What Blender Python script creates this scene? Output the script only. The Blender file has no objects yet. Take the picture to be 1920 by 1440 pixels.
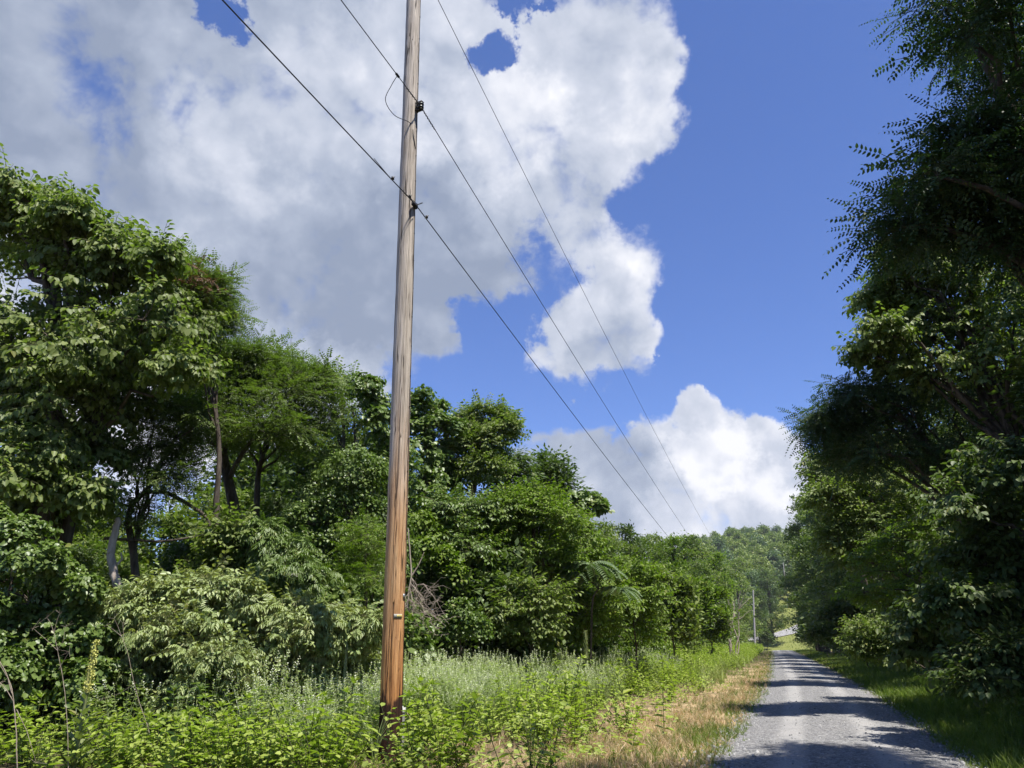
import bpy, math, random
import numpy as np
from mathutils import Vector

# ------------------------------------------------------------------ camera, sky, sun
scene = bpy.context.scene
col = scene.collection
F, TH, EYE = 1443.0, math.radians(18.5), 1.65
CT, ST = math.cos(TH), math.sin(TH)
cam_d = bpy.data.cameras.new("camera"); cam = bpy.data.objects.new("camera", cam_d); col.objects.link(cam)
cam.location = (0, 0, EYE); cam.rotation_euler = (math.radians(90) + TH, 0, 0)
cam_d.sensor_width = 36; cam_d.lens = F / 1920 * 36; cam_d.clip_start = .05; cam_d.clip_end = 4000
scene.camera = cam
scene.render.engine = 'CYCLES'
scene.view_settings.view_transform = 'Standard'; scene.view_settings.look = 'None'
scene.view_settings.exposure = 0.76; scene.view_settings.gamma = 1
cy = scene.cycles
cy.max_bounces = 6; cy.diffuse_bounces = 3; cy.glossy_bounces = 2; cy.transmission_bounces = 4; cy.transparent_max_bounces = 4
cy.caustics_reflective = False; cy.caustics_refractive = False
cy.use_denoising = True; cy.use_adaptive_sampling = True; cy.adaptive_threshold = .02
cy.sample_clamp_indirect = 6

SUN_EL = math.radians(68); SUN_AZ = math.atan2(.70, -.71)          # azimuth measured from +Y towards +X
sun_vec = Vector((math.sin(SUN_AZ) * math.cos(SUN_EL), math.cos(SUN_AZ) * math.cos(SUN_EL), math.sin(SUN_EL)))
sd = bpy.data.lights.new("sun", 'SUN'); sun = bpy.data.objects.new("sun", sd); col.objects.link(sun)
sd.energy = 5.0; sd.angle = math.radians(.5); sd.color = (1, .955, .88)
sun.rotation_euler = sun_vec.to_track_quat('Z', 'Y').to_euler(); sun.location = (20, -20, 60)


def ray(px, py):
    u = 720 - py
    return np.array((px - 960, F * CT - u * ST, F * ST + u * CT))


def at(px, py, Y):
    """The world point at forward distance Y along the sight line of a picture point (1920 wide)."""
    d = ray(px, py); k = Y / d[1]
    return np.array((d[0] * k, Y, EYE + d[2] * k))


# ---- node helpers
class NT:
    def __init__(self, tree):
        self.t = tree; tree.nodes.clear()

    def n(self, kind, **kw):
        nd = self.t.nodes.new(kind)
        for k, v in kw.items():
            if k.startswith('i_'):
                key = k[2:]
                nd.inputs[int(key) if key.isdigit() else key.replace('_', ' ')].default_value = v
            else:
                setattr(nd, k, v)
        return nd

    def l(self, a, b):
        self.t.links.new(a, b)

    def put(self, sock, v):
        if isinstance(v, (int, float)):
            sock.default_value = v
        elif isinstance(v, tuple):
            sock.default_value = v if len(v) == len(sock.default_value) else tuple(v) + (1,)
        else:
            self.l(v, sock)

    def m(self, op, a, b=0.0, c=None, clamp=False):
        nd = self.t.nodes.new('ShaderNodeMath'); nd.operation = op; nd.use_clamp = clamp
        self.put(nd.inputs[0], a); self.put(nd.inputs[1], b)
        if c is not None: self.put(nd.inputs[2], c)
        return nd.outputs[0]

    def v(self, op, a, b=(0, 0, 0), scale=None):
        nd = self.t.nodes.new('ShaderNodeVectorMath'); nd.operation = op
        self.put(nd.inputs[0], a)
        if op not in ('NORMALIZE', 'SCALE', 'LENGTH'): self.put(nd.inputs[1], b)
        if scale is not None: self.put(nd.inputs['Scale'], scale)
        return nd.outputs['Value'] if op in ('DOT_PRODUCT', 'LENGTH') else nd.outputs['Vector']

    def rng(self, v, a, b, c=0.0, d=1.0, smooth=True):
        nd = self.t.nodes.new('ShaderNodeMapRange'); nd.interpolation_type = 'SMOOTHSTEP' if smooth else 'LINEAR'
        self.put(nd.inputs[0], v)
        for i, x in enumerate((a, b, c, d)): self.put(nd.inputs[i + 1], x)
        return nd.outputs[0]

    def noise(self, vec, scale, detail=5, rough=.55, lac=2.0, dist=0.0, out='Fac'):
        nd = self.t.nodes.new('ShaderNodeTexNoise')
        if vec is not None: self.l(vec, nd.inputs['Vector'])
        nd.inputs['Scale'].default_value = scale; nd.inputs['Detail'].default_value = detail
        nd.inputs['Roughness'].default_value = rough; nd.inputs['Lacunarity'].default_value = lac
        nd.inputs['Distortion'].default_value = dist
        return nd.outputs[out]

    def mix(self, f, a, b, mode='MIX'):
        nd = self.t.nodes.new('ShaderNodeMix'); nd.data_type = 'RGBA'; nd.blend_type = mode
        self.put(nd.inputs[0], f)
        for s, x in ((nd.inputs[6], a), (nd.inputs[7], b)): self.put(s, x)
        return nd.outputs[2]

    def ramp(self, f, stops):
        nd = self.t.nodes.new('ShaderNodeValToRGB'); self.put(nd.inputs[0], f)
        e = nd.color_ramp.elements
        while len(e) < len(stops): e.new(.5)
        for el, (p, c) in zip(e, stops):
            el.position = p; el.color = tuple(c) + (1,)
        return nd.outputs[0]


# ---- the sky: Nishita air with cumulus clouds laid out by direction
def cap(px, py, r):
    d = ray(px, py); d = d / np.linalg.norm(d)
    return tuple(float(x) for x in d), r * (abs(d[1]) ** .5) / F * 1.06


# cloud masses (picture position and radius, weight)
CLOUD = [(100, 80, 380, .9), (400, 120, 300, .9), (150, 400, 380, 1), (480, 380, 340, 1), (720, 420, 300, 1), (660, 130, 300, 1),
         (930, 330, 260, 1), (830, 570, 200, .9), (1060, 240, 230, .95), (1130, 70, 190, .9), (1200, 190, 130, .9), (1060, 430, 150, .8),
         (560, 640, 260, .9), (730, 630, 130, .7), (250, 680, 400, .9), (1095, 565, 185, .60), (1205, 490, 100, .62),
         (1070, 650, 130, .64), (1170, 640, 120, .66), (1240, 650, 50, .45), (850, 130, 200, .85),
         (1345, 912, 140, 1), (1210, 935, 200, .9), (1080, 930, 185, .85), (1430, 890, 100, .85), (1300, 805, 62, .75), (1288, 760, 30, .65),
         (1400, 980, 190, .9), (1180, 1020, 270, .9), (1000, 840, 75, .5), (870, 765, 44, .55), (640, 690, 120, .7)]
HOLE = [(425, 45, 66, .95), (975, 60, 80, 1.05), (215, 215, 130, .26), (985, 505, 80, .50), (915, 610, 85, .75), (900, 700, 80, .6), (1330, 420, 90, .5),
        (1250, 590, 60, .5), (790, 740, 80, .45), (1130, 760, 80, .75), (1010, 770, 80, .55), (1240, 735, 50, .5)]
GREY = [(600, 460, 330, .66), (800, 560, 240, .6), (400, 580, 260, .35), (900, 420, 220, .3), (60, 110, 420, .62), (90, 330, 220, .35), (330, 70, 200, .25), (560, 70, 240, .35),
        (1080, 880, 170, .5), (1130, 690, 110, .4), (1200, 950, 130, .35), (880, 180, 160, .2)]
LIT = [(640, 190, 190, .45), (370, 190, 150, .35), (400, 400, 150, .3), (970, 220, 160, .5), (1230, 190, 110, .35), (1340, 830, 110, .6), (1440, 880, 80, .5),
       (570, 690, 120, .6), (300, 790, 220, .6), (1300, 960, 130, .35), (1150, 420, 90, .3)]


def build_world():
    w = bpy.data.worlds.new("World"); scene.world = w; w.use_nodes = True
    g = bpy.data.node_groups.new("cloud_billows", 'ShaderNodeTree')
    g.interface.new_socket("Direction", in_out='INPUT', socket_type='NodeSocketVector')
    g.interface.new_socket("Field", in_out='OUTPUT', socket_type='NodeSocketFloat')
    g.interface.new_socket("Soft", in_out='OUTPUT', socket_type='NodeSocketFloat')
    a = NT(g); gi = a.n('NodeGroupInput'); go = a.n('NodeGroupOutput')
    d0 = gi.outputs[0]
    nz = a.n('ShaderNodeTexNoise'); a.l(d0, nz.inputs['Vector'])
    for k, v in (('Scale', 9.0), ('Detail', 7.0), ('Roughness', .60), ('Distortion', .25)): nz.inputs[k].default_value = v
    n1 = a.m('SUBTRACT', nz.outputs['Fac'], .5)
    vo = a.t.nodes.new('ShaderNodeTexVoronoi'); vo.feature = 'F1'; vo.inputs['Scale'].default_value = 30
    vo.inputs['Detail'].default_value = 2; vo.inputs['Roughness'].default_value = .55; vo.inputs['Lacunarity'].default_value = 2.3
    a.l(a.v('ADD', d0, a.v('SCALE', a.v('SUBTRACT', nz.outputs['Color'], (.5, .5, .5)), scale=.06)), vo.inputs['Vector'])
    puff = a.m('SUBTRACT', .40, vo.outputs['Distance'])
    a.l(a.m('ADD', a.m('MULTIPLY', n1, 1.75), a.m('MULTIPLY', puff, .22)), go.inputs[0])

    a.l(a.m('ADD', a.m('MULTIPLY', a.m('SUBTRACT', a.noise(d0, 9.0, 3.2, .5, dist=.25), .5), 1.9), a.m('MULTIPLY', puff, .16)), go.inputs[1])

    a = NT(w.node_tree)
    tc = a.n('ShaderNodeTexCoord'); D0 = a.v('NORMALIZE', tc.outputs['Generated'])
    wn = a.n('ShaderNodeTexNoise'); a.l(D0, wn.inputs['Vector'])
    for k, v in (('Scale', 5.0), ('Detail', 7.0), ('Roughness', .66)): wn.inputs[k].default_value = v
    wv = a.v('SUBTRACT', wn.outputs['Color'], (.5, .5, .5))
    d = a.v('NORMALIZE', a.v('ADD', D0, a.v('SCALE', wv, scale=.13)))
    q = a.v('NORMALIZE', a.v('ADD', D0, a.v('SCALE', wv, scale=-.26)))

    def field(vec, lst, inner, sg=1):
        tot = None
        for px, py, r, wgt in lst:
            c, ang = cap(px, py, r)
            x = a.rng(a.v('DOT_PRODUCT', vec, c), math.cos(ang), math.cos(ang * inner), 0, wgt * sg)
            tot = x if tot is None else a.m('ADD', tot, x)
        return tot

    def call(vec):
        nd = a.n('ShaderNodeGroup'); nd.node_tree = g; a.l(vec, nd.inputs[0]); return nd.outputs
    base = a.m('SUBTRACT', a.m('MINIMUM', field(d, CLOUD, .25), 1.12), field(q, HOLE, .1))
    n0, s0 = call(D0)
    s1 = call(a.v('ADD', D0, (.014, 0, .024)))[1]
    f0 = a.m('ADD', base, n0)
    tone = a.m('ADD', field(q, GREY, .05, -1), field(q, LIT, .05))
    relief = a.m('SUBTRACT', s0, s1)                       # brighter where the cloud thins towards the sun
    edge = a.rng(f0, .45, 1.0, .14, 0.0)
    b = a.m('ADD', a.m('ADD', a.m('ADD', .60, a.m('MULTIPLY', a.m('SUBTRACT', wn.outputs['Fac'], .5), .32)), a.m('MULTIPLY', a.m('MAXIMUM', tone, -.80), .66)), a.m('ADD', a.m('MULTIPLY', relief, .60), a.m('MULTIPLY', n0, .15)))
    b = a.m('ADD', b, edge, clamp=True)
    ccol = a.ramp(b, [(0.0, (2.6, 3.1, 4.2)), (.35, (3.8, 4.3, 5.4)), (.68, (5.7, 6.05, 7.0)), (1.0, (8.3, 8.35, 8.8))])
    sky = a.n('ShaderNodeTexSky'); sky.sky_type = 'NISHITA'; sky.sun_disc = False
    sky.sun_elevation = SUN_EL; sky.sun_rotation = SUN_AZ; sky.altitude = 300; sky.air_density = 1.0; sky.dust_density = .1; sky.ozone_density = 2.5
    skyc = a.mix(1.0, sky.outputs[0], SKY_GAIN, 'MULTIPLY')
    alpha = a.rng(f0, .36, .92)
    up = a.n('ShaderNodeSeparateXYZ'); a.l(D0, up.inputs[0])
    alpha = a.m('MULTIPLY', alpha, a.rng(up.outputs[2], -.02, .05))
    out = a.mix(alpha, skyc, ccol)
    bg = a.n('ShaderNodeBackground'); a.l(out, bg.inputs[0]); bg.inputs[1].default_value = .0715
    o = a.n('ShaderNodeOutputWorld'); a.l(bg.outputs[0], o.inputs[0])
    w.cycles.sampling_method = 'MANUAL'; w.cycles.sample_map_resolution = 512


SKY_GAIN = (.85, .985, 1.45)
build_world()

# ------------------------------------------------------------------ road frame and terrain shape
AZ = math.radians(19.4)
SA, CA = math.sin(AZ), math.cos(AZ)


def XY(s, t): return s * SA + t * CA, s * CA - t * SA


def SD(x, y): return x * SA + y * CA, x * CA - y * SA


def bend(s): return np.interp(s, [0, 24, 37, 44, 90, 164, 184, 300], [.41, .43, .33, .18, -.9, -2.9, -3.3, -5.0])


def sstep(x, a, b):
    u = np.clip((np.asarray(x, float) - a) / (b - a), 0, 1); return u * u * (3 - 2 * u)


def zst(s, t):
    s = np.asarray(s, float); t = np.asarray(t, float)
    prof = np.interp(s, [-100, 165, 205, 240, 265, 290, 330, 420, 560, 640, 900], [0, 0, -2.6, 0, 3.4, 9.6, 19, 35, 57, 55, 34])
    side = np.exp(-((t + 20) / 105.0) ** 2) * .85 + .22
    far = sstep(s, 170, 260)
    z = prof * (1 - far) + np.where(prof > 3, 3 + (prof - 3) * side, prof) * far
    z = z - .035 * np.clip(-13 - t, 0, 60) * (1 - far)
    return z + far * 1.2 * np.sin(s * .05 + t * .03)


def gz(x, y):
    return float(zst(*SD(x, y)))


rng = np.random.default_rng(7)


# ------------------------------------------------------------------ mesh building
class Geo:
    def __init__(self): self.v, self.q, self.t, self.mq, self.n = [], [], [], [], 0

    def add(self, v, q, m=0):
        v = np.asarray(v, float).reshape(-1, 3); q = np.asarray(q, int)
        self.v.append(v); self.q.append(q + self.n); self.mq.append(np.full(len(q), m)); self.n += len(v)

    def tri(self, v, t):
        v = np.asarray(v, float); self.v.append(v); self.t.append(np.asarray(t, int) + self.n); self.n += len(v)

    def tube(self, pts, rad, sides=7, m=0, ends=True):
        p = np.asarray(pts, float); k = len(p); rad = np.broadcast_to(np.asarray(rad, float), (k,))
        tan = np.gradient(p, axis=0); tan /= np.linalg.norm(tan, axis=1)[:, None] + 1e-12
        ref = np.array((1., 0, 0)) if abs(tan[0, 0]) < .8 else np.array((0, 1., 0))
        a = np.linspace(0, 2 * math.pi, sides, endpoint=False); V = []
        for i in range(k):
            u = ref - tan[i] * (ref @ tan[i]); u /= np.linalg.norm(u); w = np.cross(tan[i], u); ref = u
            V.append(p[i] + rad[i] * (np.cos(a)[:, None] * u + np.sin(a)[:, None] * w))
        V = np.concatenate(V); i = np.arange(sides); j = (i + 1) % sides
        Q = np.concatenate([np.stack([r * sides + i, r * sides + j, (r + 1) * sides + j, (r + 1) * sides + i], 1) for r in range(k - 1)])
        self.add(V, Q, m)
        if ends:
            for r, fl in ((0, True), (k - 1, False)):
                vv = np.concatenate([V[r * sides:(r + 1) * sides], p[r][None]])
                tt = [(y, x, sides) if fl else (x, y, sides) for x, y in zip(i, j)]
                self.tri(vv, tt)

    def box(self, c, h, R=None, m=0):
        s = np.array([(x, y, z) for x in (-1, 1) for y in (-1, 1) for z in (-1, 1)], float) * np.asarray(h)
        if R is not None: s = s @ np.asarray(R).T
        self.add(s + np.asarray(c), [(0, 1, 3, 2), (4, 6, 7, 5), (0, 4, 5, 1), (2, 3, 7, 6), (0, 2, 6, 4), (1, 5, 7, 3)], m)

    def inst(self, tpl, p, R, s, m=0, mats=None):
        """Copies of a small template (verts, quads) at points p with frames R and sizes s, merged into this one mesh."""
        tv, tq = tpl[0], tpl[1]; N = len(p)
        if N == 0: return
        V = np.einsum('nij,vj->nvi', R, tv) * np.asarray(s).reshape(N, 1, -1) + np.asarray(p)[:, None]
        Q = tq[None] + (np.arange(N) * len(tv))[:, None, None]
        self.v.append(V.reshape(-1, 3)); self.q.append(Q.reshape(-1, 4) + self.n)
        mm = np.tile(tpl[2], N) if len(tpl) > 2 else np.full(N * len(tq), m)
        self.mq.append(mm); self.n += V.shape[0] * V.shape[1]

    def mesh(self, name, mats, smooth=False, origin=None):
        me = bpy.data.meshes.new(name)
        v = np.concatenate(self.v)
        if origin is not None: v = v - np.asarray(origin)
        q = np.concatenate(self.q) if self.q else np.zeros((0, 4), int); t = np.concatenate(self.t) if self.t else np.zeros((0, 3), int)
        me.vertices.add(len(v)); me.vertices.foreach_set('co', v.astype(np.float32).ravel())
        nl = len(q) * 4 + len(t) * 3
        me.loops.add(nl); me.polygons.add(len(q) + len(t))
        me.loops.foreach_set('vertex_index', np.concatenate([q.ravel(), t.ravel()]).astype(np.int32))
        me.polygons.foreach_set('loop_start', np.concatenate([np.arange(len(q)) * 4, len(q) * 4 + np.arange(len(t)) * 3]).astype(np.int32))
        mi = np.concatenate(self.mq + [np.zeros(len(t), int)]) if self.mq else np.zeros(len(t), int)
        me.polygons.foreach_set('material_index', mi.astype(np.int32))
        if smooth: me.polygons.foreach_set('use_smooth', np.ones(len(q) + len(t), bool))
        for mt in (mats if isinstance(mats, (list, tuple)) else [mats]): me.materials.append(mt)
        me.update(calc_edges=True)
        return me

    def build(self, name, mats, parent=None, smooth=False, origin=None):
        me = self.mesh(name, mats, smooth, origin)
        return link(name, me, parent, origin if parent is None else None)


def link(name, me, parent=None, loc=None):
    o = bpy.data.objects.new(name, me); col.objects.link(o)
    if parent is not None: o.parent = parent
    if loc is not None: o.location = loc
    return o


def tag(o, label=None, cat=None, group=None, kind=None):
    for k, v in (('label', label), ('category', cat), ('group', group), ('kind', kind)):
        if v: o[k] = v
    return o


def thing(name, label, cat, loc, group=None, rz=0):
    o = bpy.data.objects.new(name, None); col.objects.link(o); o.location = loc; o.rotation_euler = (0, 0, rz)
    o.empty_display_size = .3
    return tag(o, label, cat, group)


def copy_tree(src, loc, rz, sc, label, group):
    c = src.copy(); col.objects.link(c); c.location = loc; c.rotation_euler = (0, 0, rz); c.scale = sc
    tag(c, label, None, group)
    for ch in list(src.children):
        k = ch.copy(); col.objects.link(k); k.parent = c
    return c


def unit(v):
    v = np.asarray(v, float); return v / (np.linalg.norm(v, axis=-1, keepdims=True) + 1e-12)


def frames(d, up):
    x = unit(d); z = unit(up - x * np.sum(up * x, -1, keepdims=True)); y = np.cross(z, x)
    return np.stack([x, y, z], -1)


# ------------------------------------------------------------------ leaf and twig templates (x along the twig, z up)
def leaf6(b, d, n, L, W, fold=.18, curl=.15):
    d = unit(d); n = unit(n - d * np.dot(n, d)); s = np.cross(n, d); b = np.asarray(b, float)
    v = [b, b + .28 * L * d + .5 * W * s + fold * W * n, b + .68 * L * d + .40 * W * s + fold * W * n - curl * .4 * L * n, b + L * d - curl * L * n,
         b + .68 * L * d - .40 * W * s + fold * W * n - curl * .4 * L * n, b + .28 * L * d - .5 * W * s + fold * W * n]
    return np.array(v), np.array([(0, 3, 2, 1), (0, 5, 4, 3)])


def leaf4(b, d, n, L, W, fold=.12):
    d = unit(d); n = unit(n - d * np.dot(n, d)); s = np.cross(n, d); b = np.asarray(b, float)
    return np.array([b, b + .45 * L * d - .5 * W * s + fold * W * n, b + L * d, b + .45 * L * d + .5 * W * s + fold * W * n]), np.array([(0, 1, 2, 3)])


def merge(parts):
    V, Q, M, n = [], [], [], 0
    for p in parts:
        V.append(p[0]); Q.append(p[1] + n); M.append(p[2] if len(p) > 2 else np.zeros(len(p[1]), int)); n += len(p[0])
    return np.concatenate(V), np.concatenate(Q), np.concatenate(M)


def stick(a, b, r, m=1):
    g = Geo(); g.tube([a, b], [r, r * .6], 3, ends=False); return np.concatenate(g.v), np.concatenate(g.q), np.full(3, m)


R0 = random.Random(11)
U = R0.uniform


def T_broad(L=.5, n=8, ll=.14, lw=.105, hang=.9):
    P = [stick((0, 0, 0), (L, 0, .02), .006)]
    for i in range(n):
        x = L * (i + .6) / n; sd = 1 if i % 2 else -1
        d = (U(.2, .7), sd * U(.5, 1), -hang * U(.4, 1.3)); k = U(.75, 1.2)
        P.append(leaf6((x, sd * .03, -.01), d, (U(-.3, .5), U(-.3, .3), 1), ll * k, lw * k, U(.05, .25), U(0, .3)))
    P.append(leaf6((L, 0, .01), (1, U(-.3, .3), -hang * .6), (.2, 0, 1), ll, lw))
    return merge(P)


def T_pinnate(n_comp=5, L=.5, rach=.24, nl=13, ll=.05, lw=.024, fine=True, m=0):
    """A twig carrying feather leaves: each a drooping rachis with opposite oval leaflets."""
    P = [stick((0, 0, 0), (L, 0, 0), .006)]
    for c in range(n_comp):
        x0 = L * (c + .7) / n_comp; sd = 1 if c % 2 else -1
        az = sd * U(.35, 1.5) if c < n_comp - 1 else U(-.3, .3); dz = U(-.5, .35); b = np.array((x0, 0, 0)); dr = U(.3, 1.4)
        tilt = U(-.9, .9); kk = U(.75, 1.15)
        for i in range(nl):
            u = (i // 2 + 1) / (nl // 2 + 1); q = 1 if i % 2 else -1
            if i == nl - 1: q = 0; u = 1
            pos = b + rach * np.array((u * math.cos(az), u * math.sin(az), dz * u - dr * .35 * u * u))
            fw = np.array((math.cos(az), math.sin(az), dz - dr * .7 * u)); s = np.array((-math.sin(az), math.cos(az), tilt * .6))
            d = fw * (.35 if q else 1) + s * q + np.array((U(-.15, .15), U(-.15, .15), -U(.0, .45)))
            k = U(.8, 1.1) * (1 - .25 * u) * kk
            nn = (U(-.5, .5) - math.sin(az) * -tilt, U(-.3, .3), 1)
            P.append((leaf6 if fine else leaf4)(pos, d, np.array(nn), ll * k, lw * k, .06) if not fine else leaf6(pos, d, np.array(nn), ll * k, lw * k, .05, .05))
    return merge(P)


def T_lance(n_comp=4, L=.35, ll=.15, lw=.042, rach=.28, nl=9):
    """Twig with long drooping compound leaves of lance-shaped leaflets."""
    P = [stick((0, 0, 0), (L, 0, .05), .006)]
    for c in range(n_comp):
        az = (c / n_comp) * 2 * math.pi + U(-.4, .4); b = np.array((L * U(.6, 1), 0, .03)); lift = U(.25, .6)
        for i in range(nl):
            u = (i // 2 + 1) / (nl // 2 + 1); q = 1 if i % 2 else -1
            if i == nl - 1: q = 0; u = 1
            h = np.array((math.cos(az), math.sin(az), 0)); s = np.array((-math.sin(az), math.cos(az), 0))
            pos = b + rach * (h * u) + np.array((0, 0, rach * (lift * u - 1.0 * u * u)))
            d = h * .7 + s * q * .9 + np.array((0, 0, -.55 - .5 * u))
            k = U(.8, 1.15)
            P.append(leaf6(pos, d, np.array((h[0] * .3, h[1] * .3, 1)), ll * k, lw * k, .1, .25))
    return merge(P)


def T_palm(n_comp=11, ll=.30, lw=.095, rach=1.0, nl=25):
    """A tuft of very long feather leaves round a shoot tip."""
    P = []
    for c in range(n_comp):
        az = (c / n_comp) * 2 * math.pi + U(-.3, .3); lift = U(.15, .6); rl = rach * U(.75, 1.1)
        h = np.array((math.cos(az), math.sin(az), 0)); s = np.array((-math.sin(az), math.cos(az), 0)); prev = np.zeros(3)
        for i in range(nl):
            u = (i // 2 + 2) / (nl // 2 + 2); q = 1 if i % 2 else -1
            pos = h * rl * u * (1 - .12 * u) + np.array((0, 0, rl * (lift * u - .75 * u * u)))
            if i % 2 == 0: P.append(stick(prev, pos, .006, 1)); prev = pos
            d = h * .35 + s * q + np.array((0, 0, -.35))
            P.append(leaf6(pos, d, np.array((0, 0, 1.)), ll * U(.85, 1.1) * (1 - .35 * u * u), lw, .12, .12))
    return merge(P)


def T_vine(n=5, ll=.13, lw=.12, sp=.2):
    """A patch of shingled vine leaves, faces outward (z), tips downward (x)."""
    P = []
    for i in range(n):
        P.append(leaf6((U(-sp, sp), U(-sp, sp), U(-.05, .05)), (1, U(-.6, .6), U(-.2, .3)), (U(-.5, .5), U(-.5, .5), 1), ll * U(.6, 1.2), lw * U(.6, 1.2), U(0, .2), U(0, .2)))
    return merge(P)


def T_clump(n=9, size=.22, sp=.42):
    P = []
    for i in range(n):
        d = unit(np.array((U(-1, 1), U(-1, 1), U(-.8, .5))))
        P.append(leaf4((U(-sp, sp), U(-sp, sp), U(-sp, sp) * .6), d, np.array((U(-.7, .7), U(-.7, .7), 1)), size * U(.6, 1.3), size * .62 * U(.6, 1.2), U(0, .2)))
    return merge(P)


def T_layer(n=12, size=.2, sp=.55):
    """Flat layered foliage spray (dark trees behind)."""
    P = []
    for i in range(n):
        a = U(-.9, .9); r = U(.1, 1) * sp * 1.4
        P.append(leaf4((r * math.cos(a), r * math.sin(a), U(-.06, .06)), (math.cos(a), math.sin(a), U(-.5, 0)), np.array((U(-.4, .4), U(-.4, .4), 1)), size * U(.6, 1.2), size * .5, .1))
    return merge(P)


TPL = {
    'broad': [T_broad() for _ in range(4)],
    'broad_small': [T_broad(.4, 9, .10, .06, .5) for _ in range(4)],
    'locust_near': [T_pinnate(4, .55, .30, 13, .064, .033) for _ in range(5)],
    'locust': [T_pinnate(4, .45, .26, 11, .07, .034, False) for _ in range(4)],
    'lance': [T_lance() for _ in range(4)],
    'palm': [T_palm() for _ in range(3)],
    'vine': [T_vine() for _ in range(4)],
    'vine_small': [T_vine(6, .085, .075, .17) for _ in range(4)],
    'clump': [T_clump() for _ in range(4)],
    'clump_far': [T_clump(9, .5, .8) for _ in range(4)],
    'clump_hill': [T_clump(8, .95, 1.2) for _ in range(4)],
    'layer': [T_layer() for _ in range(4)],
}


# ------------------------------------------------------------------ materials
def leaf_mat(name, dark, light, trans=.42, rough=.5, spec=.35, back=None, glow=(.9, 1.15, .35)):
    m = bpy.data.materials.new(name); m.use_nodes = True; a = NT(m.node_tree)
    geo = a.n('ShaderNodeNewGeometry'); tc = a.n('ShaderNodeTexCoord')
    pn = a.noise(tc.outputs['Object'], .9, 3, .6)
    f = a.m('ADD', a.m('MULTIPLY', geo.outputs['Random Per Island'], .7), a.m('MULTIPLY', a.m('SUBTRACT', pn, .3), .75), clamp=True)
    c = a.mix(f, tuple(dark), tuple(light))
    yel = a.rng(geo.outputs['Random Per Island'], .965, .99)
    c = a.mix(a.m('MULTIPLY', yel, .5), c, (.20, .17, .03))
    if back is not None: c = a.mix(geo.outputs['Backfacing'], c, tuple(back))
    p = a.n('ShaderNodeBsdfPrincipled'); a.l(c, p.inputs['Base Color']); p.inputs['Roughness'].default_value = rough
    p.inputs['Specular IOR Level'].default_value = spec
    t = a.n('ShaderNodeBsdfTranslucent'); a.l(a.mix(1.0, c, tuple(glow), 'MULTIPLY'), t.inputs[0])
    mx = a.n('ShaderNodeMixShader'); mx.inputs[0].default_value = trans; a.l(p.outputs[0], mx.inputs[1]); a.l(t.outputs[0], mx.inputs[2])
    o = a.n('ShaderNodeOutputMaterial'); a.l(mx.outputs[0], o.inputs[0])
    return m


def plain_mat(name, c1, c2, scale=8, rough=.85, stretch=(1, 1, 1), bump=.3, metal=0, spec=.3):
    m = bpy.data.materials.new(name); m.use_nodes = True; a = NT(m.node_tree)
    tc = a.n('ShaderNodeTexCoord'); v = a.v('MULTIPLY', tc.outputs['Object'], tuple(stretch))
    n = a.noise(v, scale, 6, .65)
    p = a.n('ShaderNodeBsdfPrincipled'); a.l(a.mix(a.rng(n, .3, .7), tuple(c1), tuple(c2)), p.inputs['Base Color'])
    p.inputs['Roughness'].default_value = rough; p.inputs['Metallic'].default_value = metal; p.inputs['Specular IOR Level'].default_value = spec
    if bump:
        b = a.n('ShaderNodeBump'); b.inputs['Strength'].default_value = bump; b.inputs['Distance'].default_value = .02; a.l(n, b.inputs['Height']); a.l(b.outputs[0], p.inputs['Normal'])
    o = a.n('ShaderNodeOutputMaterial'); a.l(p.outputs[0], o.inputs[0])
    return m


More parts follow.
